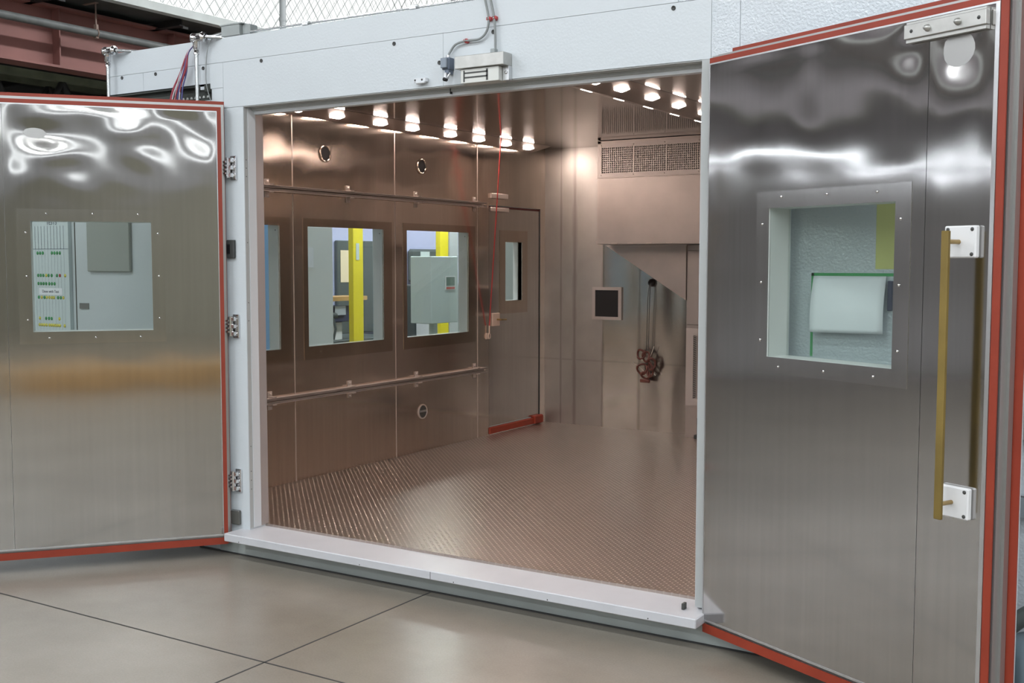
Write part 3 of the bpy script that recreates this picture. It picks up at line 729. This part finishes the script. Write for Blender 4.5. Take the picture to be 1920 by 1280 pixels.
m.mat(1).lathe((-3.316,YF-.024,2.524),(0,-1,0),[(0,.005),(.001,.005),(.002,0)],8); m.lathe((-3.275,YF-.024,2.524),(0,-1,0),[(0,.005),(.001,.005),(.002,0)],8)
tag(m.build('door_stop',[M['white'],M['dark']]),'small pale stop block screwed to the header left of the limit switch','stop')
# cables
cy=YF-.018
m=MB(); m.tube(bez([(-2.915,cy,2.90),(-2.912,cy,2.86),(-2.893,cy,2.772),(-2.905,cy,2.715),(-2.945,cy,2.685),(-3.02,cy,2.683),(-3.08,cy,2.672),(-3.112,cy,2.640),(-3.115,YF-.03,2.62)]),.0055,8)
tag(m.build('cable',M['cable']),'grey cable curving across the white header down to the limit switch','cable')
m=MB(); m.tube(bez([(-2.885,cy,2.90),(-2.882,cy,2.86),(-2.862,cy,2.772),(-2.857,cy,2.70),(-2.856,cy,2.628)]),.0055,8)
tag(m.build('cable',M['cable']),'straight grey cable dropping into the top of the magnetic lock cover','cable')
for (x,z,l) in ((-2.893,2.772,'left of two red cable clips side by side high on the header'),(-2.862,2.772,'right of two red cable clips side by side high on the header'),(-3.022,2.684,'single red cable clip holding the curved cable above the lock')):
    m=MB(); m.lathe((x,YF-.001,z),(0,-1,0),[(0,.011),(.016,.011),(.022,.007)],10); m.box(x-.012,x+.012,YF-.022,YF-.002,z-.007,z+.007,b=.002)
    m.mat(1).lathe((x,YF-.024,z),(0,-1,0),[(0,.005),(.003,.004),(.004,0)],8)
    tag(m.build('cable_clip',[M['redclip'],M['screw']]),l,'clip','red cable clips on the header')
bl=[(-4.359,2.718,'dark bolt on the white header above the left door corner'),(-3.461,2.717,'dark bolt on the white header midway between hinge pier and switch'),(-3.187,2.60,'dark bolt immediately left of the limit switch'),(-2.878,2.713,'dark bolt half hidden by the straight cable'),(-1.971,2.715,'dark bolt at the right end of the header near the right door'),(-5.484,2.723,'dark bolt on the side header nearest the far conduit'),(-5.193,2.72,'dark bolt on the side header, between the panel joint and wires'),(-4.803,2.718,'dark bolt on the header right beside the wire bundle conduit')]
for x,z,l in bl:
    m=MB(); m.lathe((x,YF-.0005,z),(0,-1,0),[(0,.010),(.003,.010),(.004,.007),(.001,.006),(.001,0)],14)
    tag(m.build('bolt',M['dark']),l,'bolt','bolts along the white header')

# conduits, wires, boxes at the left end of the header
def conduit(x,z0,z1,label):
    e=empty('conduit',(x,YF-.05,z0)); tag(e,label,'conduit')
    m=MB(); m.tube([(0,0,0),(0,0,z1-z0)],.0105,10); m.build('pipe',M['galv'],e)
    m=MB(); h=z1-z0
    m.lathe((0,0,h-.06),'z',[(0,.015),(.022,.015),(.022,.012),(.03,.012),(.03,.018),(.075,.020)],14)
    m.lathe((-.026,0,h+.03),'x',[(0,0),(0,.026),(.012,.028),(.020,.024),(.075,.022),(.075,.027),(.088,.027),(.088,.014),(.10,.014)],16)
    m.build('elbow',M['chrome'],e)
    m=MB(); m.tube([(.07,0,h+.03),(.20,.10,h+.022)],.009,10); m.build('branch_pipe',M['galv'],e)
conduit(-5.545,2.50,2.845,'far left upright conduit with elbow at the end of the side header')
conduit(-4.80,2.30,2.845,'upright conduit with elbow beside the hanging wire bundle')
for k in range(9): pass
r=random.Random(4)
cols=['wire_red','wire_red','wire_blue','wire_white','wire_red','wire_blue','wire_red','wire_white','wire_red','wire_blue','wire_white','wire_red']
e=empty('wire_bundle',(-4.87,YF-.03,2.85)); tag(e,'loose bundle of red, white and blue wires hanging beside the conduit','wires')
for k,cn in enumerate(cols):
    a=r.uniform(-.02,.03); b=r.uniform(-.055,.045)
    m=MB(); m.tube(bez([(.03,0,-.005),(-.02+a*.3,-.005,-.05),(-.05+a,-.015+r.uniform(-.01,.01),-.15),(-.09+a+b*.6,-.02,-.25),(-.12+b*1.2+a,-.02,-.42)],6),.0035,6)
    m.build('wire',M[cn],e)
m=MB(); m.tube(bez([(-4.70,cy,2.88),(-4.745,cy,2.82),(-4.762,cy,2.72),(-4.76,cy,2.62),(-4.72,cy,2.50),(-4.70,cy,2.4)]),.0025,6)
tag(m.build('thin_cable',M['cable']),'thin loose grey wire hanging down the white panel right of the wire bundle','wire')
# electrical box + raceway on top
m=MB(); m.box(-4.66,-4.52,YF+.0,YF+.10,2.872,2.935,b=.003); m.box(-4.52,-4.46,YF+.02,YF+.08,2.875,2.93,b=.004); m.box(-4.665,-4.505,YF-.004,YF+.104,2.931,2.937)
tag(m.build('junction_box',M['boxgrey']),'grey junction box on top of the white header','box')
m=MB(); m.tube([(-4.455,YF+.02,2.885),(-2.7,YF+.02,2.88)],.006,8); m.tube([(-4.78,YF+.02,2.885),(-4.668,YF+.02,2.895)],.012,8)
for x in (-4.05,-3.35): m.box(x-.02,x+.02,YF-.0,YF+.04,2.871,2.893,b=.002)
tag(m.build('top_conduit',M['galv']),'thin steel conduit lying along the top edge of the header','conduit')
# strut under the side header
e=empty('strut_channel',(-5.6,YF,2.6)); tag(e,'dark slotted strut channel under the side header','channel')
m=MB(); m.box(-5.60,-4.75,YF+.0,YF+.004,2.618,2.630); m.box(-5.60,-4.75,YF+.03,YF+.034,2.546,2.628); m.box(-5.6,-4.75,YF,YF+.034,2.626,2.63)
m.box(-4.79,-4.75,YF-.01,YF+.03,2.585,2.625,b=.003)
o_=m.build('channel',M['concrete_dark'],e); o_.location=(5.6,-YF,-2.6)
m=MB(); n=22
for i in range(n):
    x=-5.50+.033*i; m.poly([(x,2.560),(x+.018,2.560),(x+.013,2.572),(x+.005,2.572)],YF+.024,YF+.029,'y')
o_=m.build('slot_edge',M['slab'],e); o_.location=(5.6,-YF,-2.6)

# paper and green tape behind the right door
e=empty('tape_frame',(-1.36,YF,1.27)); tag(e,'green tape outline stuck on the wall behind the right door window','tape')
m=MB(); m.box(0,.38,-.0015,-.0003,.322,.334); m.box(0,.010,-.0015,-.0003,0,.334); m.box(.37,.38,-.0015,-.0003,0,.334); m.build('tape',M['green'],e)
m=MB(); nu,nv=10,14
def pf(u,v):
    t=1-v; return (-1.350+.284*u, YF-.004-.055*math.sin(min(1,t*1.15)*PI*.5)*(1-.25*t), 1.592-.222*t)
m.grid(0,1,0,1,.1,.07,[],pf); pa=m.build('paper_sheet',M['paper']); md=pa.modifiers.new('s','SOLIDIFY'); md.thickness=.0006
tag(pa,'white sheet of paper curling forward inside the green tape outline','paper')
m=MB(); m.box(-1.058,-1.040,YF-.02,YF-.001,1.46,1.575,b=.002); tag(m.build('marker_pen',M['navy']),'dark narrow marker clipped beside the curled paper','marker')
m=MB(); m.box(-1.11,-1.03,YF-.0012,YF-.0002,1.62,1.90); tag(m.build('yellow_reflection',plain('pale_yellow_reflection',(.62,.62,.22),.5)),'pale yellow painted reflection on the wall above the green tape','tape')  # painted strip stands in for a yellow reflection in the window

# test chart board behind left door
bx0,bx1=-6.95,-6.03
e=empty('test_chart',(bx0,YF+.03,1.0)); tag(e,'white ruled test chart with coloured dots seen through the left door window','chart')
m=MB(); m.box(bx0,bx1,YF+.004,YF+.028,.9,1.955); cb=m.build('board',plain('chart_board',(.60,.68,.70),.5),e); cb.location=(-bx0,-YF-.03,-1.0)
yb=YF+.0035
m=MB()
for i in range(22):
    x=-6.075-.0385*i*.82
    m.box(x-.0012,x+.0012,yb-.0006,yb,1.725,1.868)
m.box(bx0+.02,-6.03,yb-.0006,yb,1.722,1.725)
q=m.build('ruled_lines',M['ink'],e); q.location=cb.location
m=MB()
for i in range(22):
    x=-6.075-.0385*i*.82; m.box(x-.0006,x+.0006,yb-.0005,yb,.95,1.722)
q=m.build('column_lines',plain('pale_line',(.36,.42,.46),.6),e); q.location=cb.location
def dots(name,mat,L):
    m=MB()
    for (px,z) in L: m.lathe((px,yb,z),(0,-1,0),[(0,.011),(.0008,.011),(.0009,0)],12)
    q=m.build(name,mat,e); q.location=cb.location; q['kind']='stuff'
def X(px): return -6.353+(px-65)*.0053+.0000   # column step along the chart
c=.0135*1.0
G=[];Y=[];R=[]
def colx(k): return -6.338+k*.0262
for k in (0,1,2,5.5,6.5,7.5,8.5): G.append((colx(k),1.698))
for k in (0,1,2,4,5.2,7.2): G.append((colx(k),1.557))
Y+= [(colx(3.1),1.557),(colx(10.3),1.557)]; R+=[(colx(8.3),1.557)]
for k in (0,1,2,3,4.2,5.2,6.2): G.append((colx(k),1.505))
for k in (0,2.2,7.4,8.4): G.append((colx(k),1.418))
for k in (1.1,3.1,4.1,5,5.8,9.4): Y.append((colx(k),1.418))
for k in (2.6,3.7,4.7): G.append((colx(k),1.285))
for k in (.2,7.7): Y.append((colx(k),1.285))
for k in (0,.9,1.8,2.7,3.8,4.6,5.4,6.2,7.0,7.8,9.6): Y.append((colx(k),1.243))
G+=[(colx(.5),1.19),(colx(2.6),1.19)]; R.append((colx(3.6),1.19))
dots('green_dots',M['dgreen'],G); dots('yellow_dots',M['dyellow'],Y); dots('red_dots',M['dred'],R)
def text(s,name,mat,size,loc,rot,parent,ext=.0004):
    cu=bpy.data.curves.new(name,'FONT'); cu.body=s; cu.size=size; cu.extrude=ext; cu.align_x='CENTER'
    t=bpy.data.objects.new(name,cu); C.objects.link(t); bpy.context.view_layer.update()
    dg=bpy.context.evaluated_depsgraph_get(); me=bpy.data.meshes.new_from_object(t.evaluated_get(dg))
    bpy.data.objects.remove(t); o=bpy.data.objects.new(name,me); C.objects.link(o); me.materials.clear(); me.materials.append(mat)
    o.location=loc; o.rotation_euler=rot; o.parent=parent; return o
text('TESTS','lettering',M['ink'],.040,(-6.19-bx0,-.0275,.876),(PI/2,0,0),e)
m=MB(); m.box(-6.33,-6.10,yb-.002,yb-.0005,1.435,1.478); q=m.build('note',M['paper'],e); q.location=cb.location
text('Done with Test','note_lettering',M['ink'],.026,(-6.215-bx0,-.029,.448),(PI/2,0,0),e)
# grey tag + grey sheet on panel
m=MB(); m.box(-5.965,-5.878,YF+.024,YF+.029,1.352,1.388); tag(m.build('name_plate',plain('grey_plate',(.14,.14,.14),.5)),'small dark grey plate on the white panel right of the test chart','plate')
m=MB(); m.box(-5.86,-5.47,YF+.008,YF+.028,1.585,1.93,b=.003); tag(m.build('cover_plate',plain('grey_panel',(.30,.32,.30),.45)),'square grey cover panel on the wall behind the left door window','panel')

# ------------------------------------------------------------------ room seen through the chamber windows
m=MB(); m.box(-8.1,-8.0,7.6,14,0,2.75); struct(m.build('wall_office',M['lilac']))
m=MB(); m.box(-6.04,-6.0,6.25,6.86,0,2.3); tag(m.build('partition_panel',M['boardwhite']),'tall light grey partition panel just outside the middle chamber window','partition')
m=MB(); m.box(-5.999,-5.996,6.53,6.632,1.60,1.755); tag(m.build('notice',M['paper']),'small white notice on the grey partition outside the middle window','notice')
m=MB(); m.box(-6.05,-6.0,9.2,10.6,0,2.4); tag(m.build('partition_panel',plain('pale_partition',(.42,.48,.46),.5)),'pale grey green partition seen through the narrow inner door window','partition')
m=MB(); m.box(-6.05,-6.0,5.6,6.155,0,2.3); tag(m.build('blue_panel',M['bluestrip']),'light blue panel glimpsed through the window next to the doorway','panel')
def hsec(y0,y1,label,sign):
    e=empty('column',(-7.05,(y0+y1)/2,0)); tag(e,label,'column')
    h=(y1-y0)/2
    m=MB(); m.box(-.01,.05,-h+.065,h,0,2.9,b=.003); m.build('shaft',M['yellow'],e)
    if sign:
        m=MB(); m.box(.051,.054,.0,.045,1.66,1.82); m.build('sign',M['cabgrey'],e)
hsec(8.235,8.45,'yellow painted steel column seen through the middle window',1)
hsec(9.665,9.88,'yellow painted steel column seen through the right window, behind the grey cabinet',0)
m=MB(); m.box(-7.998,-7.95,9.17,9.95,.86,1.87,b=.01); tag(m.build('notice_board',M['slate']),'dark grey board on the lilac wall behind the first yellow column','board')
m=MB(); m.box(-7.949,-7.945,9.215,9.40,1.42,1.765); tag(m.build('tan_sheet',M['tan']),'tan sheet pinned on the dark board beside the yellow column','paper')
m=MB(); m.box(-7.5,-7.2,8.1,8.75,1.26,1.30); m.box(-7.5,-7.2,8.1,8.14,0,1.26); tag(m.build('shelf',M['wood']),'narrow wooden shelf left of the yellow column outside the middle window','shelf')
m=MB(); m.box(-7.6,-7.25,8.2,8.72,1.05,1.20,b=.01); tag(m.build('crate',M['navy']),'dark blue crate under the wooden shelf outside the window','crate')
m=MB(); m.box(-7.24,-7.235,8.30,8.46,1.12,1.21); tag(m.build('bag',plain('clear_bag',(.42,.45,.50),.4)),'pale plastic bag lying on the blue crate','bag')
m=MB(); m.box(-7.9,-7.25,8.15,9.3,.83,.87,b=.004); m.box(-7.85,-7.3,8.2,9.25,0,.83); tag(m.build('workbench',M['slate']),'dark workbench along the lilac wall under the notice board','bench')
m=MB(); m.box(-7.7,-7.3,8.3,8.48,.871,1.045,b=.004); tag(m.build('tray',M['plate']),'white tray standing on the dark workbench','tray')
m=MB(); m.tube([(-7.1,8.12,.9),(-7.08,8.13,1.0),(-7.1,8.12,1.1)],.012,8); m.lathe((-7.1,8.14,1.13),'z',[(-.03,0),(-.02,.025),(0,.032),(.02,.025),(.03,0)],14); tag(m.build('hanging_rope',M['slate']),'dark knob and cord beside the first yellow column','cord')
m=MB(); m.box(-7.998,-7.93,10.44,11.3,1.40,1.79,b=.03); tag(m.build('pegboard',M['slate']),'rounded dark tool board on the lilac wall seen in the right window','board')
for (y0,y1,z0,z1,mt,l) in ((10.50,10.62,1.52,1.66,'slate','dark sheet'),(10.62,10.80,1.66,1.76,'cabgrey','grey sheet pinned top right on the tool board'),(10.50,10.66,1.55,1.65,'cabgrey','grey sheet pinned on the lower left of the tool board'),(10.72,10.95,1.42,1.46,'tan','tan strip along the foot of the tool board')):
    if mt=='slate': continue
    m=MB(); m.box(-7.929,-7.925,y0,y1,z0,z1); tag(m.build('pinned_sheet',M[mt]),l,'paper')
m=MB(); m.box(-7.9,-7.5,10.04,10.9,0,1.38,b=.01); m.box(-7.498,-7.495,10.05,10.9,.995,1.0); tag(m.build('filing_cabinet',M['slate']),'tall dark cabinet under the tool board seen in the right window','cabinet')
m=MB(); m.lathe((-7.49,10.22,1.25),'x',[(0,.03),(.01,.045),(.03,.03),(.04,0)],12); m.box(-7.49,-7.47,10.15,10.29,1.17,1.22,b=.005); tag(m.build('white_mask',M['plate']),'small white rounded item hung on the dark cabinet','mask')
e=empty('control_cabinet',(-6.35,8.8,1.05)); tag(e,'light grey wall cabinet with a small label in front of the second yellow column','cabinet')
m=MB(); m.box(-.20,.05,-.19,.25,0,.645,b=.006); m.build('body',M['cabgrey'],e)
m=MB(); m.box(.051,.054,.035,.205,.32,.455); m.build('label',M['plate'],e)
m=MB(); m.box(.0545,.0565,.05,.19,.36,.445); m.build('label_print',plain('label_green',(.16,.22,.19),.5),e)
m=MB(); m.box(.0545,.0565,.05,.19,.327,.348); m.build('label_band',M['redlabel'],e)
m=MB(); m.box(-.12,-.06,.0,.06,-1.05,0); m.build('stand',M['cabgrey'],e)
m=MB(); m.box(-7.3,-7.1,9.70,9.85,.002,.98); tag(m.build('white_box',M['plate']),'white box low behind the grey control cabinet','box')
m=MB(); m.box(-7.1,-7.0,9.90,10.06,0,2.7); tag(m.build('grey_post',M['soffit']),'grey post immediately right of the second yellow column','post')

# ------------------------------------------------------------------ mezzanine, beam, fence (top left)
e=empty('roof_beam',(-8.5,10,3.29)); tag(e,'large red oxide painted steel beam at the upper left','beam')
m=MB(); m.box(-.006,.006,-6.5,10,.02,.50); m.box(-.11,.11,-6.5,10,0,.02); m.box(-.11,.11,-6.5,10,.50,.52); m.build('web',M['redsteel'],e)
m=MB()
for y in (-6.2,-3.85,-2.6,0): m.box(.006,.10,y-.006,y+.006,.02,.50)
m.build('stiffener',M['redsteel'],e)
e=empty('sprinkler_pipe',(-8.22,10,3.60)); tag(e,'dark grey pipe hung in front of the red beam','pipe')
m=MB(); m.tube([(0,-16,0),(0,-2.62,0)],.034,16); m.lathe((0,-2.9,0),'y',[(0,.036),(.03,.037),(.03,.034)],16); m.tube([(0,-2.6,0),(0,6,0)],.031,16); m.build('pipe',M['pipe'],e)
m=MB(); y=-3.62
m.tube([(0.0,y,.05),(0,y,.26)],.007,8); m.box(-.02,.02,y-.012,y+.012,-.045,.075,b=.003); m.tube([(.037*math.cos(t),y,.037*math.sin(t)) for t in [k*PI/8 for k in range(17)]],.006,6); m.box(-.16,.02,y-.02,y+.02,.255,.29,b=.004)
m.build('hanger',plain('rusty_hanger',(.22,.15,.12),.6),e)
# deck above
m=MB(); m.box(-12.9,-8.05,-11.9,3.1,3.86,3.90); struct(m.build('ceiling_deck_front',plain('lightened_deck',(.50,.45,.47),.8)))  # unseen front deck coloured lighter to brighten the right door's reflection
m=MB(); m.box(-12.9,-8.05,3.1,21.9,3.86,3.90); struct(m.build('ceiling_deck',M['concrete_dark']))
m=MB(); m.box(-8.05,-8.0,-11.9,21.9,3.845,3.93); m.box(-8.0,-7.96,-11.9,21.9,3.845,3.855); struct(m.build('trim_6',M['slab']))
for i,y in enumerate((4.6,5.9,7.2,8.5)):
    m=MB(); m.box(-12.8,-8.07,y-.03,y+.03,3.79,3.80); m.box(-12.8,-8.07,y-.006,y+.006,3.80,3.858); m.box(-8.09,-8.07,y+.01,y+.07,3.77,3.79)
    tag(m.build('deck_joist',M['truss']),['dark deck joist nearest the left photo edge above the beam','dark deck joist above the pipe hanger','dark deck joist above the red beam near the junction box','dark deck joist hidden deepest behind the header'][i],'joist')
# dark trusses below/behind the beam
def truss(x,z,label,sh):
    e=empty('roof_truss',(x,6,z)); tag(e,label,'truss')
    m=MB(); m.box(-.05,.05,-12,8,.0,.06); m.build('top_chord',M['lime'],e)
    m=MB(); m.box(-.04,.04,-12,8,-.62,-.57); m.build('bottom_chord',M['truss'],e)
    m=MB(); y=-12+sh; k=0
    while y<8:
        m.tube([(0,y,.0),(0,y+.35,-.58)],.03,6); m.tube([(0,y+.35,-.58),(0,y+.7,.0)],.026,6); y+=.7
    m.build('web_bars',M['truss'],e)
truss(-9.0,3.28,'dark lattice truss directly behind the red beam',0)
truss(-10.6,3.50,'darker lattice truss one bay farther behind',.3)
m=MB(); m.box(-13.0,-12.9,3.2,21.9,0,3.86); struct(m.build('wall_under_deck',plain('dim_wall',(.10,.10,.10),.9)))
m=MB(); m.box(-13.0,-12.9,-12,3.2,0,3.86); struct(m.build('wall_left_hall',M['hallwall2']))
# chain link fence on the deck edge
def chain(y0,y1,z0,z1,pitch,rad):
    m=MB(); h=z1-z0; y=y0-h
    def bar(a,b):
        d=(Vector(b)-Vector(a)).normalized(); n1=Vector((1,0,0)); n2=d.cross(n1)
        vs=[Vector(p)+q for p in (a,b) for q in (n1*rad,n2*rad,-n1*rad,-n2*rad)]
        m.add(vs,[(0,1,5,4),(1,2,6,5),(2,3,7,6),(3,0,4,7)])
    while y<y1:
        a,b=y,y+h*.8
        za,zb=z0,z1
        if a<y0: za=z0+(y0-a)/.8; a=y0
        if b>y1: zb=z1-(b-y1)/.8; b=y1
        if zb>za: bar((0,a,za),(0,b,zb)); bar((.003,a,z1+z0-za),(.003,b,z1+z0-zb))
        y+=pitch
    return m
e=empty('mesh_fence',(-8.08,0,0)); tag(e,'chain link fence standing along the raised deck edge','fence')
m=chain(4.5,16,3.96,5.35,.125,.0042); m.build('wire_mesh',M['fence'],e)
for y in (5.6,8.50,11.5,14.5):
    m=MB(); m.tube([(0.02,y,3.93),(0.02,y,5.4)],.034,12); m.lathe((.02,y,4.06),'z',[(0,.038),(.015,.040),(.03,.038)],12); m.build('post',M['soffit'],e)
m=MB(); m.tube([(0.0,4.5,5.35),(0,16,5.35)],.022,8); m.build('top_rail',M['soffit'],e)
# second fence behind
e=empty('mesh_fence',(-9.3,0,0)); tag(e,'second chain link fence farther back across the deck','fence')
m=chain(4.5,16,3.93,5.9,.17,.0025); m.build('wire_mesh',plain('pale_wire',(.8,.82,.8),.5),e)
m=MB(); m.box(-14.1,-14.0,5.0,22,3.90,8); m2=struct(m.build('window_4',M['daylight']))

# ------------------------------------------------------------------ hall shell and lights
m=MB(); m.box(-14.1,-14.0,-12,5.0,3.9,8); struct(m.build('wall_upper_left',plain('dim_purple_grey',(.46,.41,.43),.8)))
m=MB(); m.box(-16.2,-16,-12,22,0,8); struct(m.build('wall_far_left',M['hallwall2']))
m=MB(); m.box(-16,10,-12.2,-12,0,8); struct(m.build('wall_behind',M['hallwall']))
m=MB(); m.box(10,10.2,-12,22,0,8); struct(m.build('wall_far_right',M['hallwall']))
m=MB(); m.box(-16,10,22,22.2,0,8); struct(m.build('wall_far',M['hallwall']))
m=MB(); m.box(-16.2,10.2,-12.2,22.2,8,8.2); struct(m.build('ceiling_hall',M['hallceil']))
# clerestory strip on the far left wall (mirrored by the right door)
m=MB(); m.box(-12.895,-12.87,-11,3.1,2.99,3.10); struct(m.build('window_5',M['daystrip_low']))
m=MB(); m.box(-16,9.99,-11.99,-11.95,3.15,7.99); m.box(9.95,9.99,-11.9,21.9,3.15,7.99); struct(m.build('trim_7',plain('pale_upper_cladding',(.47,.47,.49),.8)))
m=MB(); m.box(-4,9.9,-11.94,-11.90,4.45,4.57); m.box(9.90,9.94,-11.9,6,4.45,4.57); struct(m.build('window_6',M['daystrip']))
m=MB(); m.box(-4,9.9,-11.94,-11.90,5.42,5.54); m.box(9.90,9.94,-11.9,6,5.42,5.54); struct(m.build('window_7',M['daystrip']))
# hall light fixtures
def fixture(x,y,z,L,label,rz=0):
    e=empty('strip_light',(x,y,z),rz); tag(e,label,'light','hall ceiling strip lights')
    m=MB(); m.box(-L/2,L/2,-.12,.12,.03,.10); m.tube([(-L/2+.3,0,.1),(-L/2+.3,0,7.995-z)],.006,6); m.tube([(L/2-.3,0,.1),(L/2-.3,0,7.995-z)],.006,6); m.build('housing',M['fixture'],e)
    for yy in (-.06,.06):
        m=MB(); m.tube([(-L/2+.03,yy,0),(L/2-.03,yy,0)],.019,8); m.build('lamp_tube',M['tube'] if L>2 else M['tube_dim'],e)
    la=bpy.data.lights.new('strip','AREA'); la.shape='RECTANGLE'; la.size=L; la.size_y=.25; la.energy=HP if L>2 else 34; la.color=(.93,.97,1)
    lo=bpy.data.objects.new('lamp_glow',la); C.objects.link(lo); lo.parent=e; lo.location=(0,0,-.03)
HP=88
for x in (-10,-6,-2,2,6):
    for y in (-9,-5.5,-2.0,1.2):
        fixture(x,y,5.2,2.4,'long strip light hanging from the hall ceiling over the open floor')
# far bay lights, then unseen lights added to brighten the slab edge and beam
for (x,y) in ((-4,12),(2,12),(-4,17)): fixture(x,y,5.4,2.4,'long strip light hanging from the hall ceiling beyond the chamber')
for y in (6.0,8.5,11.5): fixture(-5.6,y,5.0,2.4,'unseen strip light added above the chamber roof to brighten slab and beam',PI/2)
fixture(-6.6,9.2,2.62,1.2,'short strip light above the passage outside the chamber windows',PI/2)
fixture(-6.9,11.0,2.62,1.2,'short strip light at the far end of the passage',PI/2)
# unseen crate added behind the camera to give the left door a warm band
e=empty('added_crate',(2.2,-1.6,0),math.radians(45)); tag(e,'long low plywood crate added behind the camera for a warm reflection','crate')
m=MB(); m.box(-1.9,1.9,-.3,.3,.05,.30,b=.01); m.build('body',M['wood'],e)
m=MB(); m.box(-1.9,1.9,-.28,-.18,0,.05); m.box(-1.9,1.9,.18,.28,0,.05); m.build('runner',M['wood'],e)

# ------------------------------------------------------------------ right edge background
m=MB(); m.lathe((-.42,4.05,.0),'z',[(0,.0),(0,.13),(.34,.13),(.38,.11),(.40,.05),(.42,0)],28); m.mat(1).lathe((-.42,4.05,.0),'z',[(0,.132),(.03,.132)],28)
tag(m.build('floor_tank',[M['tankblue'],M['yellow']]),'blue grey rounded drum on the floor behind the right door edge','drum')
m=MB(); m.tube(bez([(-.66,4.25,.10),(-.60,4.22,.30),(-.50,4.20,.42),(-.35,4.22,.50)]),.03,10); tag(m.build('hose',plain('dark_hose',(.12,.14,.13),.6)),'dark grey hose arching beside the drum at the right edge','hose')
m=MB(); m.box(-.60,-.50,YF-.05,YF-.001,.715,.80,b=.006); tag(m.build('latch_catch',M['chrome']),'chrome latch catch on the wall at the right photo edge','latch')
m=MB(); m.box(-.62,-.45,YF-.04,YF-.0005,1.0,2.68,b=.004); m.box(-.60,-.55,YF-.07,YF-.02,2.55,2.62,b=.004)
tag(m.build('cover_strip',plain('grey_cover',(.30,.31,.31),.4)),'grey upright cover strip on the wall beyond the right door edge','cover')

# ------------------------------------------------------------------ world, camera, view
wd=bpy.data.worlds.new('world'); sc.world=wd; wd.use_nodes=True
wd.node_tree.nodes['Background'].inputs[0].default_value=(.5,.55,.6,1); wd.node_tree.nodes['Background'].inputs[1].default_value=.3
f,pitch,yaw,roll=2092.93524,0.07189516,0.55959038,0.0007644
cd=bpy.data.cameras.new('camera'); cam=bpy.data.objects.new('camera',cd); C.objects.link(cam)
cd.sensor_width=36; cd.lens=f/1920*36; cd.clip_end=200; cd.clip_start=.05
fw=Vector((-math.sin(yaw)*math.cos(pitch),math.cos(yaw)*math.cos(pitch),-math.sin(pitch)))
r0=Vector((math.cos(yaw),math.sin(yaw),0)); u0=r0.cross(fw)
r1=r0*math.cos(roll)+u0*math.sin(roll); u1=-r0*math.sin(roll)+u0*math.cos(roll)
mw=Matrix((r1,u1,-fw)).transposed().to_4x4(); mw.translation=Vector((0,0,1.65)); cam.matrix_world=mw
sc.camera=cam
vs=sc.view_settings; vs.view_transform='Standard'; vs.look='None'; vs.gamma=1; vs.exposure=0.0; vs.use_curve_mapping=False
sc.cycles.max_bounces=14; sc.cycles.glossy_bounces=8; sc.cycles.diffuse_bounces=4; sc.cycles.transparent_max_bounces=16
sc.cycles.sample_clamp_indirect=6
sc.cycles.caustics_reflective=True
